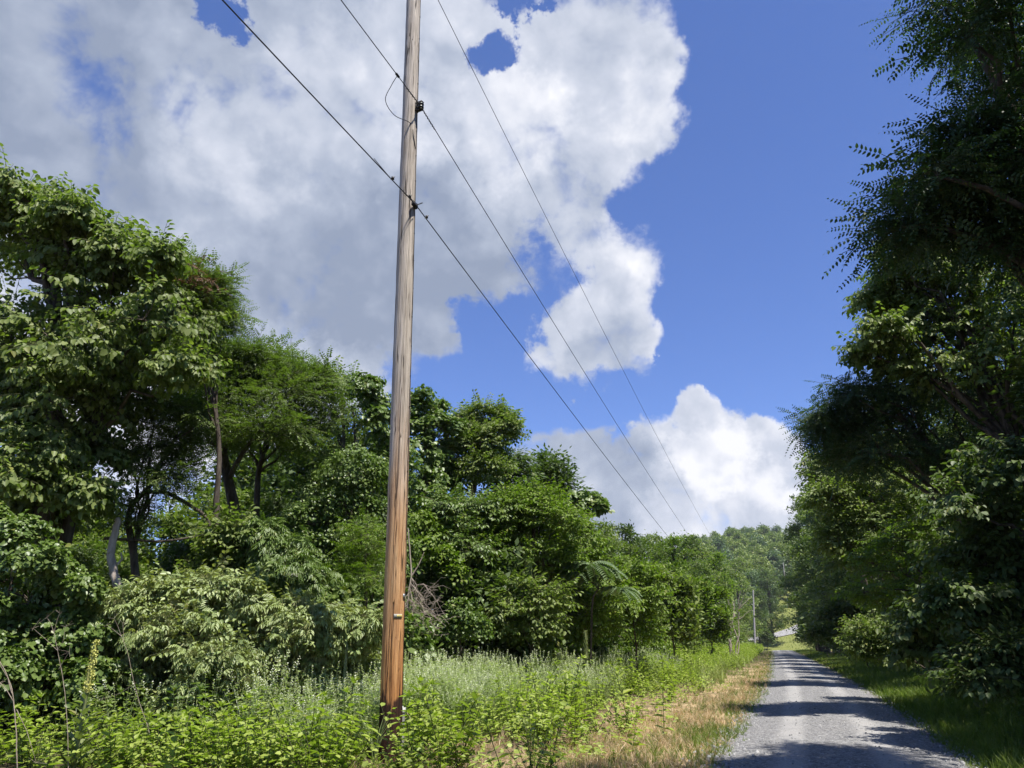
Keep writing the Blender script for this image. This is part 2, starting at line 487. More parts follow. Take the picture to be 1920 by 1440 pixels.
M = {
    'broad': leaf_mat("broad leaf", (0.100, 0.148, 0.036), (0.262, 0.312, 0.088)),
    'bright': leaf_mat("bright leaf", (0.094, 0.160, 0.021), (0.226, 0.303, 0.039)),
    'locust': leaf_mat("locust leaf", (0.084, 0.132, 0.032), (0.190, 0.245, 0.064)),
    'locust_shade': leaf_mat("shaded locust leaf", (.038, .074, .030), (.090, .140, .052), .35),  # locust leaf for the right-hand trees, their shade put into the darker colour
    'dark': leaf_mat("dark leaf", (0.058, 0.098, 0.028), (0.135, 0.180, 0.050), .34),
    'vine': leaf_mat("vine leaf", (0.076, 0.132, 0.028), (0.185, 0.250, 0.058), .3, .42, .45),
    'elder': leaf_mat("elder leaf", (0.170, 0.235, 0.070), (0.390, 0.450, 0.180), .3, .45, .5, back=(0.319, 0.319, 0.131)),
    'far': leaf_mat("distant leaf", (0.115, 0.172, 0.038), (0.250, 0.310, 0.070), .25),
    'hill': leaf_mat("hill leaf", (0.140, 0.195, 0.042), (0.290, 0.345, 0.080), .25),
    'hill_blue': leaf_mat("blue green hill leaf", (0.085, 0.140, 0.060), (0.165, 0.225, 0.090), .25),
    'weed': leaf_mat("weed leaf", (0.195, 0.265, 0.040), (0.420, 0.490, 0.110), .4),
    'feather': leaf_mat("grey green feather leaf", (.10, .15, .07), (.19, .25, .12), .3),
    'weed2': leaf_mat("soft weed leaf", (.16, .215, .055), (.32, .38, .13), .42),
    'palew': leaf_mat("pale weed leaf", (.29, .355, .15), (.49, .55, .28), .45),
    'spike': leaf_mat("pale flower spike", (.58, .60, .45), (.78, .79, .64), .3),
    'grass': leaf_mat("grass blade", (0.094, 0.160, 0.023), (0.235, 0.290, 0.052), .35),
    'tallgrass': leaf_mat("tall grass blade", (.21, .27, .07), (.40, .44, .17), .4),
    'straw': leaf_mat("dry grass blade", (.42, .31, .17), (.68, .55, .36), .35, glow=(1, .9, .6)),
    'brown': leaf_mat("dead leaf", (.10, .045, .02), (.20, .10, .05), .25, glow=(1, .8, .5)),
    'yellow': leaf_mat("mullein flower", (.40, .40, .10), (.60, .58, .18), .2),
    'mull': leaf_mat("felted mullein leaf", (.17, .21, .08), (.27, .30, .13), .3),
    'cream': leaf_mat("cream flower", (.50, .50, .38), (.68, .66, .52), .2, glow=(1, 1, .8)),
    'bark': plain_mat("bark", (.045, .034, .026), (.13, .105, .08), 9, .9, (1, 1, .22), .8),
    'bark_pale': plain_mat("pale dead wood", (.22, .175, .14), (.46, .39, .33), 10, .9, (1, 1, .2), .5),
    'twig': plain_mat("green twig", (.05, .06, .02), (.12, .13, .05), 12),
    'drystalk': plain_mat("dry stalk", (.22, .175, .125), (.38, .32, .25), 15),
}


# ------------------------------------------------------------------ trees
def lobes_px(Y, lst, dj=.8, seed=1, flat=.9):
    r_ = np.random.default_rng(seed); out = []
    for px, py, r in lst:
        y = Y + r_.uniform(-dj, dj); c = at(px, py, y)
        k = (y * CT + (c[2] - EYE) * ST) / F * r
        out.append((c, np.array((k, k, k * flat))))
    return out


def fill_crown(g, lobes, kind, r_, ncl=12, k=14, size=1.0, droop=.35, cr=.36, shell=(.5, .95), twigs=None, m=0, minz=None, up=.0, wild=.3):
    tp = TPL[kind]; vine = kind.startswith('vine')
    for c, rad in lobes:
        n = max(3, int(ncl * r_.uniform(.85, 1.15)))
        d = unit(r_.normal(size=(n, 3))); d[:, 2] = np.where(d[:, 2] < -.55, -d[:, 2], d[:, 2])
        cc = c + rad * d * r_.uniform(shell[0], shell[1], (n, 1))
        rc = rad.mean() * r_.uniform(.7, 1.3, n) * cr
        if twigs is not None:
            for q in cc:
                mid = (c + q) / 2 + r_.normal(size=3) * .06 * rad.mean(); w = max(.008, .018 * rad.mean())
                twigs.tube([c, mid, q], [w, w * .7, w * .3], 4, ends=False)
        kk = np.maximum(3, (k * r_.uniform(.7, 1.3, n)).astype(int)); idx = np.repeat(np.arange(n), kk); N = len(idx)
        e = unit(r_.normal(size=(N, 3))); e[:, 2] = np.where(e[:, 2] < -.5, -e[:, 2] * .6, e[:, 2])
        p = cc[idx] + e * (rc[idx] * r_.uniform(.45, 1.0, N) ** .5)[:, None] * np.array((1, 1, .75))
        out = unit(d[idx] * (.62 - .4 * wild) + e * .8 * (1.1 - wild * .5) + r_.normal(size=(N, 3)) * wild)
        if minz is not None:
            keep = p[:, 2] > minz + .1; p, out, N = p[keep], out[keep], int(keep.sum())
        if N == 0: continue
        if vine:
            nrm = unit(out + np.array((0, 0, .45)) + r_.normal(size=(N, 3)) * .25)
            dn = np.array((0, 0, -1.0)) + r_.normal(size=(N, 3)) * .35
            R = frames(nrm, dn); R = np.stack([R[:, :, 2], -R[:, :, 1], R[:, :, 0]], -1)      # x tip down, z outward
        else:
            dr = out.copy(); dr[:, 2] = dr[:, 2] * .55 - droop * r_.uniform(.2, 1.2, N) + up
            R = frames(dr, np.array((0, 0, 1.0)) + r_.normal(size=(N, 3)) * max(.3, wild * .6))
        s = size * r_.uniform(.6, 1.35, N); w = r_.integers(0, len(tp), N)
        for j in range(len(tp)):
            b = w == j
            tv = tp[j]
            g.inst((tv[0], tv[1], tv[2] if m == 0 else np.where(tv[2] == 0, m, tv[2])), p[b], R[b], s[b])


def limb_path(a, b, r_, sag=.12, n=6):
    L = np.linalg.norm(b - a); u = np.linspace(0, 1, n)[:, None]
    p = a + (b - a) * u; p[:, 2] += (np.sin(u[:, 0] * math.pi)) * L * sag
    p[1:-1] += r_.normal(size=(n - 2, 3)) * L * .035
    return p


def tree(name, label, cat, base, lobes, kind, leaf, seed, rt=.16, stems=None, bark='bark', ncl=12, k=14, size=1.0, droop=.35, cr=.36,
         shell=(.5, .95), group=None, fork=.35, extra=None, part='trunk', nlimb=99, up=0.0, wild=.3):
    """One tree or bush: an Empty at its base that parents a trunk (with its limbs) and a crown of many small leaves."""
    r_ = np.random.default_rng(seed); bx, by = base; bz = gz(bx, by); o = thing(name, label, cat, (bx, by, bz), group)
    w = Geo(); cs = np.array([c for c, _ in lobes]); top = cs[:, 2].max(); mean = cs.mean(0)
    if stems is None:
        n = 8; u = np.linspace(0, 1, n); th = bz + (top - bz) * .92; p = np.zeros((n, 3))
        p[:, 0] = bx + (mean[0] - bx) * u ** 1.3 + r_.normal(size=n) * .05 * (u > 0); p[:, 1] = by + (mean[1] - by) * u ** 1.3 + r_.normal(size=n) * .05 * (u > 0)
        p[:, 2] = bz - .15 + (th - bz + .15) * u; stems = [(p, rt)]
    for p, r in stems:
        p = np.asarray(p, float); u = np.linspace(0, 1, len(p)); w.tube(p, r * (1 - .72 * u) * np.where(u == 0, 1.25, 1), 9)
    for c, rad in lobes[:nlimb]:
        p, r = min(stems, key=lambda q: np.min(np.linalg.norm((np.asarray(q[0]) - c) * (1, 1, .4), axis=1)))
        p = np.asarray(p); f = np.clip((bz + (c[2] - bz) * (1 - fork) - p[0, 2]) / max(.1, p[-1, 2] - p[0, 2]), .05, .95)
        u = np.linspace(0, 1, len(p)); a = np.array([np.interp(f, u, p[:, i]) for i in range(3)])
        rr = r * (1 - .72 * f) * .6; w.tube(limb_path(a, np.asarray(c), r_), np.linspace(rr, rr * .3, 6), 6, ends=False)
    g = Geo(); fill_crown(g, lobes, kind, r_, ncl, k, size, droop, cr, shell, w, minz=bz, up=up, wild=wild)
    if extra is not None: extra(g, r_)
    org = (bx, by, bz)
    w.build(part, M[bark], o, True, org); g.build('crown' if cat == 'tree' else 'foliage', [M[leaf] if isinstance(leaf, str) else leaf, M['twig'], M['brown']], o, False, org)
    return o


def egg(h, r, r_, n=9, low=.3):
    """Lobes of a free-standing crown of height h and radius r round the origin."""
    out = []
    for i in range(n):
        u = low + (1 - low) * (i + .5) / n; w = math.sin(math.pi * min(1, (u - low * .6) / (1.06 - low * .6)) ** .8) * r
        a = i * 2.4 + r_.uniform(-.4, .4); rr = r * r_.uniform(.38, .55)
        out.append((np.array((math.cos(a) * w * .6, math.sin(a) * w * .6, h * u - rr * .3)), np.array((rr, rr, rr * .85))))
    return out

# ------------------------------------------------------------------ the setting: ground, road
def ground_mat():
    m = bpy.data.materials.new("field soil and litter"); m.use_nodes = True; a = NT(m.node_tree)
    g = a.n('ShaderNodeNewGeometry'); P = g.outputs['Position']
    t = a.v('DOT_PRODUCT', P, (CA, -SA, 0)); s = a.v('DOT_PRODUCT', P, (SA, CA, 0))
    n1 = a.noise(P, 1.1, 6, .65); n2 = a.noise(P, 7, 6, .7)
    tt = a.m('ADD', t, a.m('MULTIPLY', a.m('SUBTRACT', n1, .5), 3.0))
    tt = a.m('ADD', tt, a.m('MULTIPLY', a.m('MAXIMUM', a.m('SUBTRACT', s, 22), 0), -.030))
    soil = a.mix(n2, (.035, .026, .016), (.11, .085, .05))
    straw = a.mix(n2, (.26, .18, .09), (.60, .46, .28))
    green = a.mix(n2, (.04, .065, .016), (.10, .14, .035))
    c = a.mix(a.m('MULTIPLY', a.m('MULTIPLY', a.rng(tt, -5.6, -3.2), a.rng(tt, 2.5, 0.0)), a.rng(a.noise(P, .9, 5, .65), .36, .58, .25, 1)), soil, straw)
    gr = a.m('MULTIPLY', a.rng(tt, 1.6, 2.4), a.rng(tt, 6.5, 3.6))
    c = a.mix(gr, c, green)
    c = a.mix(a.rng(s, 185, 215), c, a.mix(n1, (.10, .13, .03), (.24, .24, .08)))
    p = a.n('ShaderNodeBsdfPrincipled'); a.l(c, p.inputs['Base Color']); p.inputs['Roughness'].default_value = .95; p.inputs['Specular IOR Level'].default_value = .1
    b = a.n('ShaderNodeBump'); b.inputs['Distance'].default_value = .06; a.l(n2, b.inputs['Height']); a.l(b.outputs[0], p.inputs['Normal'])
    o = a.n('ShaderNodeOutputMaterial'); a.l(p.outputs[0], o.inputs[0]); return m


def gravel_mat(name, tracks=True):
    m = bpy.data.materials.new(name); m.use_nodes = True; a = NT(m.node_tree)
    uv = a.n('ShaderNodeUVMap'); sx = a.n('ShaderNodeSeparateXYZ'); a.l(uv.outputs[0], sx.inputs[0]); P = a.n('ShaderNodeNewGeometry').outputs['Position']
    vo = a.n('ShaderNodeTexVoronoi'); a.l(P, vo.inputs['Vector']); vo.inputs['Scale'].default_value = 26
    v2 = a.n('ShaderNodeTexVoronoi'); a.l(P, v2.inputs['Vector']); v2.inputs['Scale'].default_value = 62
    r1 = a.n('ShaderNodeSeparateColor'); a.l(vo.outputs['Color'], r1.inputs[0]); r2 = a.n('ShaderNodeSeparateColor'); a.l(v2.outputs['Color'], r2.inputs[0])
    big = a.noise(a.v('MULTIPLY', P, (1, 1, 1)), .8, 6, .6)
    u = a.m('ADD', sx.outputs[0], a.m('MULTIPLY', a.m('SUBTRACT', a.noise(P, .35, 3), .5), .09))
    tr = a.m('ADD', a.rng(a.m('ABSOLUTE', a.m('SUBTRACT', u, .30)), .10, .02), a.rng(a.m('ABSOLUTE', a.m('SUBTRACT', u, .70)), .11, .02))
    grain = a.m('ADD', a.m('MULTIPLY', r1.outputs[0], .5), a.m('MULTIPLY', r2.outputs[0], .5))
    c = a.ramp(grain, [(.1, (.08, .08, .082)), (.5, (.185, .183, .182)), (.85, (.31, .304, .296)), (1, (.58, .565, .54))])
    fines = a.mix(r2.outputs[1], (.275, .268, .26), (.41, .40, .385))
    c = a.mix(a.m('MULTIPLY', tr, a.rng(big, .25, .7, .4, .95)), c, fines) if tracks else a.mix(.5, c, fines)
    c = a.mix(a.rng(big, .45, .75, 0, .3), c, (.20, .19, .18))
    ed = a.rng(a.m('ADD', a.m('ABSOLUTE', a.m('SUBTRACT', sx.outputs[0], .5)), a.m('MULTIPLY', a.m('SUBTRACT', a.noise(P, 3.0, 5), .5), .12)), .44, .50)
    c = a.mix(a.m('MULTIPLY', ed, .6), c, (.17, .13, .075))
    p = a.n('ShaderNodeBsdfPrincipled'); a.l(c, p.inputs['Base Color']); p.inputs['Roughness'].default_value = .9; p.inputs['Specular IOR Level'].default_value = .2
    h = a.m('ADD', a.m('MULTIPLY', vo.outputs['Distance'], -.7), a.m('MULTIPLY', v2.outputs['Distance'], -.3))
    b = a.n('ShaderNodeBump'); b.inputs['Distance'].default_value = .03; b.inputs['Strength'].default_value = .8; a.l(h, b.inputs['Height']); a.l(b.outputs[0], p.inputs['Normal'])
    o = a.n('ShaderNodeOutputMaterial'); a.l(p.outputs[0], o.inputs[0]); return m


def build_ground():
    ss = np.concatenate([np.arange(-80, -10, 10), np.arange(-10, 70, 1.), np.arange(70, 700, 6.), np.linspace(700, 1800, 24)])
    tt = np.concatenate([-np.geomspace(1400, 24, 46), np.arange(-23, 24, 1.), np.geomspace(24, 1400, 46)])
    S, T = np.meshgrid(ss, tt, indexing='ij'); X, Y = XY(S, T); Z = zst(S, T)
    Z = Z + np.where(np.abs(T - bend(S)) > 2.6, rng.normal(size=Z.shape) * .03, -.03)
    v = np.stack([X, Y, Z], -1).reshape(-1, 3); n, k = S.shape
    i = np.arange(n - 1)[:, None] * k + np.arange(k - 1)[None]
    g = Geo(); g.add(v, np.stack([i, i + 1, i + k + 1, i + k], -1).reshape(-1, 4)[:, ::-1])
    tag(g.build('ground', ground_mat(), None, True), kind='structure')


def strip(name, pts, width, mat, lift, crown=.06, nx=9, rag=.0):
    """A road surface along a centre line, crowned, with slightly ragged edges and UVs across / along."""
    pts = np.asarray(pts, float); tan = unit(np.gradient(pts[:, :2], axis=0)); nor = np.stack([tan[:, 1], -tan[:, 0]], 1)
    width = np.broadcast_to(width, (len(pts),)); u = np.linspace(-.5, .5, nx); n = len(pts)
    w = width[:, None] * u[None] * 1.0
    e = rng.normal(size=(n, 2)) * rag; e = np.apply_along_axis(lambda q: np.convolve(q, np.ones(3) / 3, 'same'), 0, e)
    w[:, 0] += e[:, 0]; w[:, -1] += e[:, 1]
    X = pts[:, None, 0] + nor[:, None, 0] * w; Y = pts[:, None, 1] + nor[:, None, 1] * w
    Z = zst(*SD(X, Y)) + lift + crown * (1 - (2 * u[None]) ** 2)
    i = np.arange(n - 1)[:, None] * nx + np.arange(nx - 1)[None]
    g = Geo(); g.add(np.stack([X, Y, Z], -1).reshape(-1, 3), np.stack([i, i + 1, i + nx + 1, i + nx], -1).reshape(-1, 4))
    me = g.mesh(name, mat, True); uv = me.uv_layers.new(name="UVMap")
    U_ = np.broadcast_to(u[None] + .5, (n, nx)).ravel(); V_ = np.repeat(np.arange(n) * 1.0, nx)
    li = np.empty(len(me.loops), np.int32); me.loops.foreach_get('vertex_index', li)
    uv.data.foreach_set('uv', np.stack([U_[li], V_[li]], 1).astype(np.float32).ravel())
    return link(name, me)


build_ground()
rs = np.concatenate([np.arange(-30, 60, .5), np.arange(60, 205, 2.)])
rx, ry = XY(rs, bend(rs))
tag(strip('road', np.stack([rx, ry], 1), np.interp(rs, [-30, 13, 25, 45, 90, 164], [3.5, 3.5, 3.55, 3.5, 4.0, 4.0]), gravel_mat("road gravel"), .012, .06, 13, .07), kind='structure')
dx, dy = XY(np.array([254, 258, 262, 268, 276, 288.]), np.array([-24, -12, -6, 0, 5, 9.]))
tag(strip('far_lane', np.stack([np.interp(np.linspace(0, 5, 40), range(6), dx), np.interp(np.linspace(0, 5, 40), range(6), dy)], 1), 5.5, gravel_mat("far lane gravel", False), .15, .02, 5), kind='structure')


# ------------------------------------------------------------------ utility poles and wires
def pole_mat(stain=True):
    m = bpy.data.materials.new("weathered pole wood" if stain else "grey pole wood"); m.use_nodes = True; a = NT(m.node_tree)
    tc = a.n('ShaderNodeTexCoord'); P = tc.outputs['Object']; sx = a.n('ShaderNodeSeparateXYZ'); a.l(P, sx.inputs[0]); z = sx.outputs[2]
    fib = a.noise(a.v('MULTIPLY', P, (1, 1, .05)), 26, 7, .7); med = a.noise(a.v('MULTIPLY', P, (1, 1, .10)), 8, 5, .6)
    fib = a.rng(fib, .30, .70, 0, 1, False); grey = a.mix(a.m('ADD', a.m('MULTIPLY', fib, .6), a.m('MULTIPLY', a.rng(med, .3, .7), .4)), (.25, .205, .16), (.74, .655, .55))
    if stain:
        ora = a.mix(fib, (.34, .155, .06), (.78, .49, .25)); red = a.mix(fib, (.17, .062, .025), (.74, .36, .13)); dk = a.mix(fib, (.022, .012, .010), (.085, .038, .024))
        zz = a.m('ADD', z, a.m('MULTIPLY', a.m('SUBTRACT', med, .5), 2.6))
        c = a.mix(a.rng(zz, 6.0, 2.6), grey, ora); c = a.mix(a.rng(zz, 2.6, 1.0), c, red)
        z3 = a.m('ADD', z, a.m('MULTIPLY', a.m('SUBTRACT', a.noise(a.v('MULTIPLY', P, (1, 1, .25)), 9, 4, .6), .5), 1.1))
        c = a.mix(a.rng(z3, .92, .78), c, dk)
        blot = a.noise(a.v('MULTIPLY', P, (1, 1, .3)), 13, 4, .7); c = a.mix(a.m('MULTIPLY', a.rng(blot, .60, .70), a.rng(z, 2.6, 1.2)), c, dk)
        knot = a.n('ShaderNodeTexVoronoi'); a.l(a.v('MULTIPLY', P, (1, 1, .5)), knot.inputs['Vector']); knot.inputs['Scale'].default_value = 2.6
        c = a.mix(a.rng(knot.outputs['Distance'], .085, .05), c, (.06, .035, .02))
    else: c = a.mix(fib, (.36, .32, .27), (.60, .56, .50))
    crk = a.n('ShaderNodeTexNoise'); a.l(a.v('MULTIPLY', P, (1, 1, .016)), crk.inputs['Vector']); crk.inputs['Scale'].default_value = 17; crk.inputs['Detail'].default_value = 2
    ck = a.rng(a.m('ABSOLUTE', a.m('SUBTRACT', crk.outputs['Fac'], .5)), .020, .006)
    c = a.mix(a.m('MULTIPLY', ck, .85), c, (.03, .02, .014))
    p = a.n('ShaderNodeBsdfPrincipled'); a.l(c, p.inputs['Base Color']); p.inputs['Roughness'].default_value = .85; p.inputs['Specular IOR Level'].default_value = .2
    b = a.n('ShaderNodeBump'); b.inputs['Distance'].default_value = .012; b.inputs['Strength'].default_value = .8
    a.l(a.m('SUBTRACT', fib, a.m('MULTIPLY', ck, 1.5)), b.inputs['Height']); a.l(b.outputs[0], p.inputs['Normal'])
    o = a.n('ShaderNodeOutputMaterial'); a.l(p.outputs[0], o.inputs[0]); return m


PB = np.array((-1.80, 12.47, 0.)); PT = np.array((-2.03, 12.47, 15.0))      # the near pole's foot and top
m_black = plain_mat("black porcelain", (.008, .008, .009), (.02, .018, .017), 20, .3, bump=0, spec=.6)
m_steel = plain_mat("galvanised steel", (.22, .23, .24), (.38, .39, .40), 30, .45, bump=.1, metal=.7)
m_darksteel = plain_mat("dark steel", (.02, .02, .02), (.06, .055, .05), 30, .5, bump=.1, metal=.5)
m_wire = plain_mat("cable jacket", (.018, .018, .020), (.035, .035, .038), 30, .55, bump=0)


def polept(z, ang=None, out=0.0):
    c = PB + (PT - PB) * (z / 15.0); r = .172 - .0020 * z
    return c if ang is None else c + (r + out) * np.array((math.cos(ang), math.sin(ang), 0))


def build_pole():
    o = thing('utility_pole', "tall wooden utility pole weathered grey above and stained orange brown at its foot", "utility pole", tuple(PB))
    g = Geo(); zs = np.linspace(-.4, 15, 90); P = np.array([polept(z) for z in zs]); P[:, :2] += rng.normal(size=(90, 2)) * .0015
    g.tube(P, [.172 - .0020 * z + rng.normal() * .0012 for z in zs], 36); g.build('shaft', pole_mat(), o, True, PB)
    # bare ground wire stapled down the right side
    g = Geo(); g.tube([polept(z, math.radians(-18 + 3 * math.sin(z)), .006) for z in np.linspace(.2, 14.5, 60)], .005, 5); g.build('ground_wire', m_darksteel, o, True, PB)
    g = Geo()
    for z in np.arange(3.2, 14, .55):
        g.box(polept(z, math.radians(-18 + 3 * math.sin(z)), .006), (.009, .012, .004))
    tag(g.build('staple', m_darksteel, o, False, PB), kind='stuff')
    # number strip and a small clip
    a0 = math.radians(-58); g = Geo()
    zt = 2.02
    for k in range(5):
        aa = math.radians(-78 + 9 * k); g.box(polept(zt, aa, .004), (.003, .0135, .030), np.array(((math.cos(aa), -math.sin(aa), 0), (math.sin(aa), math.cos(aa), 0), (0, 0, 1))))
    tp = g.build('number_plate', plain_mat("aluminium strip", (.30, .29, .25), (.46, .45, .40), 25, .7, metal=0), o, False, PB)
    g = Geo()
    for k in range(4):
        aa = math.radians(-64.5 + 9 * k * .8); g.box(polept(zt, aa, .0085), (.0015, .0075, .021), np.array(((math.cos(aa), -math.sin(aa), 0), (math.sin(aa), math.cos(aa), 0), (0, 0, 1))))
    g.build('yellow_tab', plain_mat("faded yellow tab", (.50, .40, .07), (.62, .52, .14), 20, .6), tp, False, PB)
    g = Geo(); aa = math.radians(-26); g.box(polept(2.32, aa, .008), (.008, .022, .032), np.array(((math.cos(aa), -math.sin(aa), 0), (math.sin(aa), math.cos(aa), 0), (0, 0, 1)))); g.build('clip', m_steel, o, False, PB)
    # spool insulator in a clevis
    zi = 11.42; ang = math.radians(-30); c = polept(zi, ang, .10)
    dirv = np.array((math.cos(ang), math.sin(ang), 0)); tv = np.array((-math.sin(ang), math.cos(ang), 0))
    g = Geo(); pr = [(-.055, .04), (-.05, .062), (-.025, .066), (-.012, .042), (.012, .042), (.025, .066), (.05, .062), (.055, .04)]
    g.tube([c + np.array((0, 0, h)) for h, _ in pr], [r for _, r in pr], 16); ins = g.build('insulator', m_black, o, True, PB)
    R = np.stack([dirv, tv, np.array((0, 0, 1.))], -1); g = Geo()
    for h in (.085, -.085): g.box(c - dirv * .035 + np.array((0, 0, h)), (.085, .04, .006), R)
    g.box(polept(zi, ang, .012), (.006, .04, .10), R); g.tube([c + np.array((0, 0, -.11)), c + np.array((0, 0, .11))], .009, 8); g.build('bracket', m_darksteel, ins, False, PB)
    # three bolt suspension clamp for the lower cable, its through bolt sticking out
    zc = 9.24; an = math.radians(-38); c2 = polept(zc, an, .035); d2 = np.array((math.cos(an), math.sin(an), 0)); along = np.array((SA, CA, 0))
    g = Geo(); R2 = np.stack([unit(np.cross(along, (0, 0, 1.))), along, np.array((0, 0, 1.))], -1)
    g.box(c2 + d2 * .0, (.016, .085, .035), R2); g.box(c2 + d2 * .03, (.010, .085, .030), R2); cl = g.build('cable_clamp', m_darksteel, o, False, PB)
    g = Geo(); b0 = polept(zc + .03, math.radians(-20), -.02); g.tube([b0, b0 + np.array((.17, -.04, .045))], .012, 8); g.build('bolt', m_steel, cl, True, PB)
    # jumper looping from the wire splice to the pole face
    return zi, c, zc, c2


ZI, CI, ZC, CC = build_pole()
FAR_POLE = np.array(XY(182.5, -8.85) + (0.,)); FAR_POLE[2] = gz(*FAR_POLE[:2])


def wire(name, label, a, b, sag, r, back, m=None, s_start=0.0):
    """An overhead wire: from the previous pole behind the viewer over this pole to the next one, hanging in two spans."""
    o = thing(name, label, "wire", tuple(a)); g = Geo()
    u = np.linspace(s_start, 1, 70)[:, None]; p = a + (b - a) * u; p[:, 2] -= 4 * sag * (u * (1 - u))[:, 0]
    q0 = a + np.array((-SA * 60, -CA * 60, .3)) + back; u2 = np.linspace(0, 1, 50)[:, None]; q = q0 + (a - q0) * u2; q[:, 2] -= 4 * .75 * (u2 * (1 - u2))[:, 0]
    g.tube(np.concatenate([q[:-1], p]), r, 6, ends=False); g.build('cable', m or m_wire, o, True, a)
    return o, q, p


top_far = FAR_POLE + np.array((.25, 0, 13.3))
_, _, _ = wire('primary_wire', "overhead wire highest of the three, passing right of the pole top", PT + np.array((.16, .02, -.02)), top_far + np.array((0, 0, .15)), 2.6, .0075, np.zeros(3))
wn, qn, pn = wire('neutral_wire', "overhead wire tied to the black insulator on the pole", CI + np.array((.0, -.0, 0)), FAR_POLE + np.array((.2, 0, 10.3)), 2.6, .009, np.zeros(3))
wc, qc, pc = wire('communication_cable', "lowest overhead cable, clamped to the pole below the insulator", CC + np.array((.03, -.02, 0)), FAR_POLE + np.array((.2, 0, 8.2)), 2.4, .0105, np.zeros(3))


def wraps():
    g = Geo()      # twisted tails either side of the insulator
    for path, n0, L, n in ((pn, CI, .62, 8), (qn[::-1], CI, .5, 6)):
        d = unit(path[1] - path[0]); u = np.linspace(0, 1, 60); x = np.cross(d, (0, 0, 1.)); x = unit(x); y = np.cross(x, d)
        a = u * n * 2 * math.pi
        g.tube(n0 + d * (u * L + .07)[:, None] + .014 * (np.cos(a)[:, None] * x + np.sin(a)[:, None] * y), .006, 5, ends=False)
    g.build('twisted_tail', m_wire, wn, True, CI)
    d = unit(qn[-2] - qn[-1]); s = CI + d * .95; g = Geo(); g.tube([s - d * .07, s - d * .05, s + d * .05, s + d * .07], [.01, .024, .024, .01], 8); g.build('splice', m_darksteel, wn, True, CI)
    e = polept(ZI - .42, math.radians(-78), .012); f2 = polept(ZI - .95, math.radians(-30), .01)
    ctrl = [s, s + (-.10, 0, -.22), s + (-.20, .05, -.50), (s + e) / 2 + (-.16, .0, -.34), e, polept(ZI - .7, math.radians(-52), .012), f2]
    cv = []
    for i in range(len(ctrl) - 1):
        p0, p1, p2, p3 = (np.asarray(ctrl[max(0, min(len(ctrl) - 1, j))]) for j in (i - 1, i, i + 1, i + 2))
        for t in np.linspace(0, 1, 8, endpoint=False):
            cv.append(.5 * (2 * p1 + (p2 - p0) * t + (2 * p0 - 5 * p1 + 4 * p2 - p3) * t * t + (3 * p1 - p0 - 3 * p2 + p3) * t ** 3))
    g = Geo(); g.tube(cv, .007, 6); g.build('jumper', m_wire, wn, True, CI)
    for path, L in ((pc, .42), (qc[::-1], .30), (qc[::-1], .95)):
        d = unit(path[1] - path[0]); c = path[0] + d * L; g = Geo()
        g.box(c, (.022, .022, .022)); g.tube([c - (.03, .03, .05), c + (.03, .03, .05)], .006, 5)
        g.build('wire_clip', m_darksteel, wc, False, CC)
    d = unit(qc[-2] - qc[-1]); g = Geo(); u = np.linspace(0, 1, 14)
    g.tube(np.asarray(qc[-1]) + d * (u * 1.6)[:, None] + np.array((0, 0, -.045))[None] * np.sin(u * math.pi)[:, None], .006, 5, ends=False); g.build('lashing_strand', m_wire, wc, True, CC)


wraps()


def far_pole(label, base, h, r, lean=0.0):
    o = thing('utility_pole', label, "utility pole", tuple(base)); g = Geo(); g.tube([base + np.array((lean * k, 0, h * k - .2 * (k == 0))) for k in np.linspace(0, 1, 8)], np.linspace(r, r * .72, 8), 12)
    g.build('shaft', M_FP, o, True, base)
    g = Geo(); g.tube([base + np.array((r * .6, -r * .3, h * .77)), base + np.array((r * .6 + .3, -r * .3, h * .77))], .06, 8); g.build('insulator', m_black, o, True, base)


M_FP = pole_mat(False)
far_pole("pale bare utility pole standing alone at the left edge of the far road", FAR_POLE, 13.5, .21, .8)
b3 = np.array(XY(330, -2.2) + (0.,)); b3[2] = gz(*b3[:2])
far_pole("smaller grey utility pole far up the slope beside the right hand trees", b3, 31.4 - b3[2], .24)

# ------------------------------------------------------------------ left hand trees (each crown built of lobes seen against the sky)
def g0(px, Y): return at(px, 1203, Y)[0], Y


def stem_px(Y, pts, r, z0=True):
    p = [at(px, py, Y + (q[0] if q else 0)) for px, py, *q in pts]
    if z0: p[0] = np.array((p[0][0], p[0][1], gz(p[0][0], p[0][1]) - .15))
    p = np.array(p); u = np.linspace(0, 1, len(p)); v = np.linspace(0, 1, max(8, 3 * len(p)))
    return np.stack([np.interp(v, u, p[:, i]) for i in range(3)], 1) + rng.normal(size=(len(v), 3)) * r * .12, r


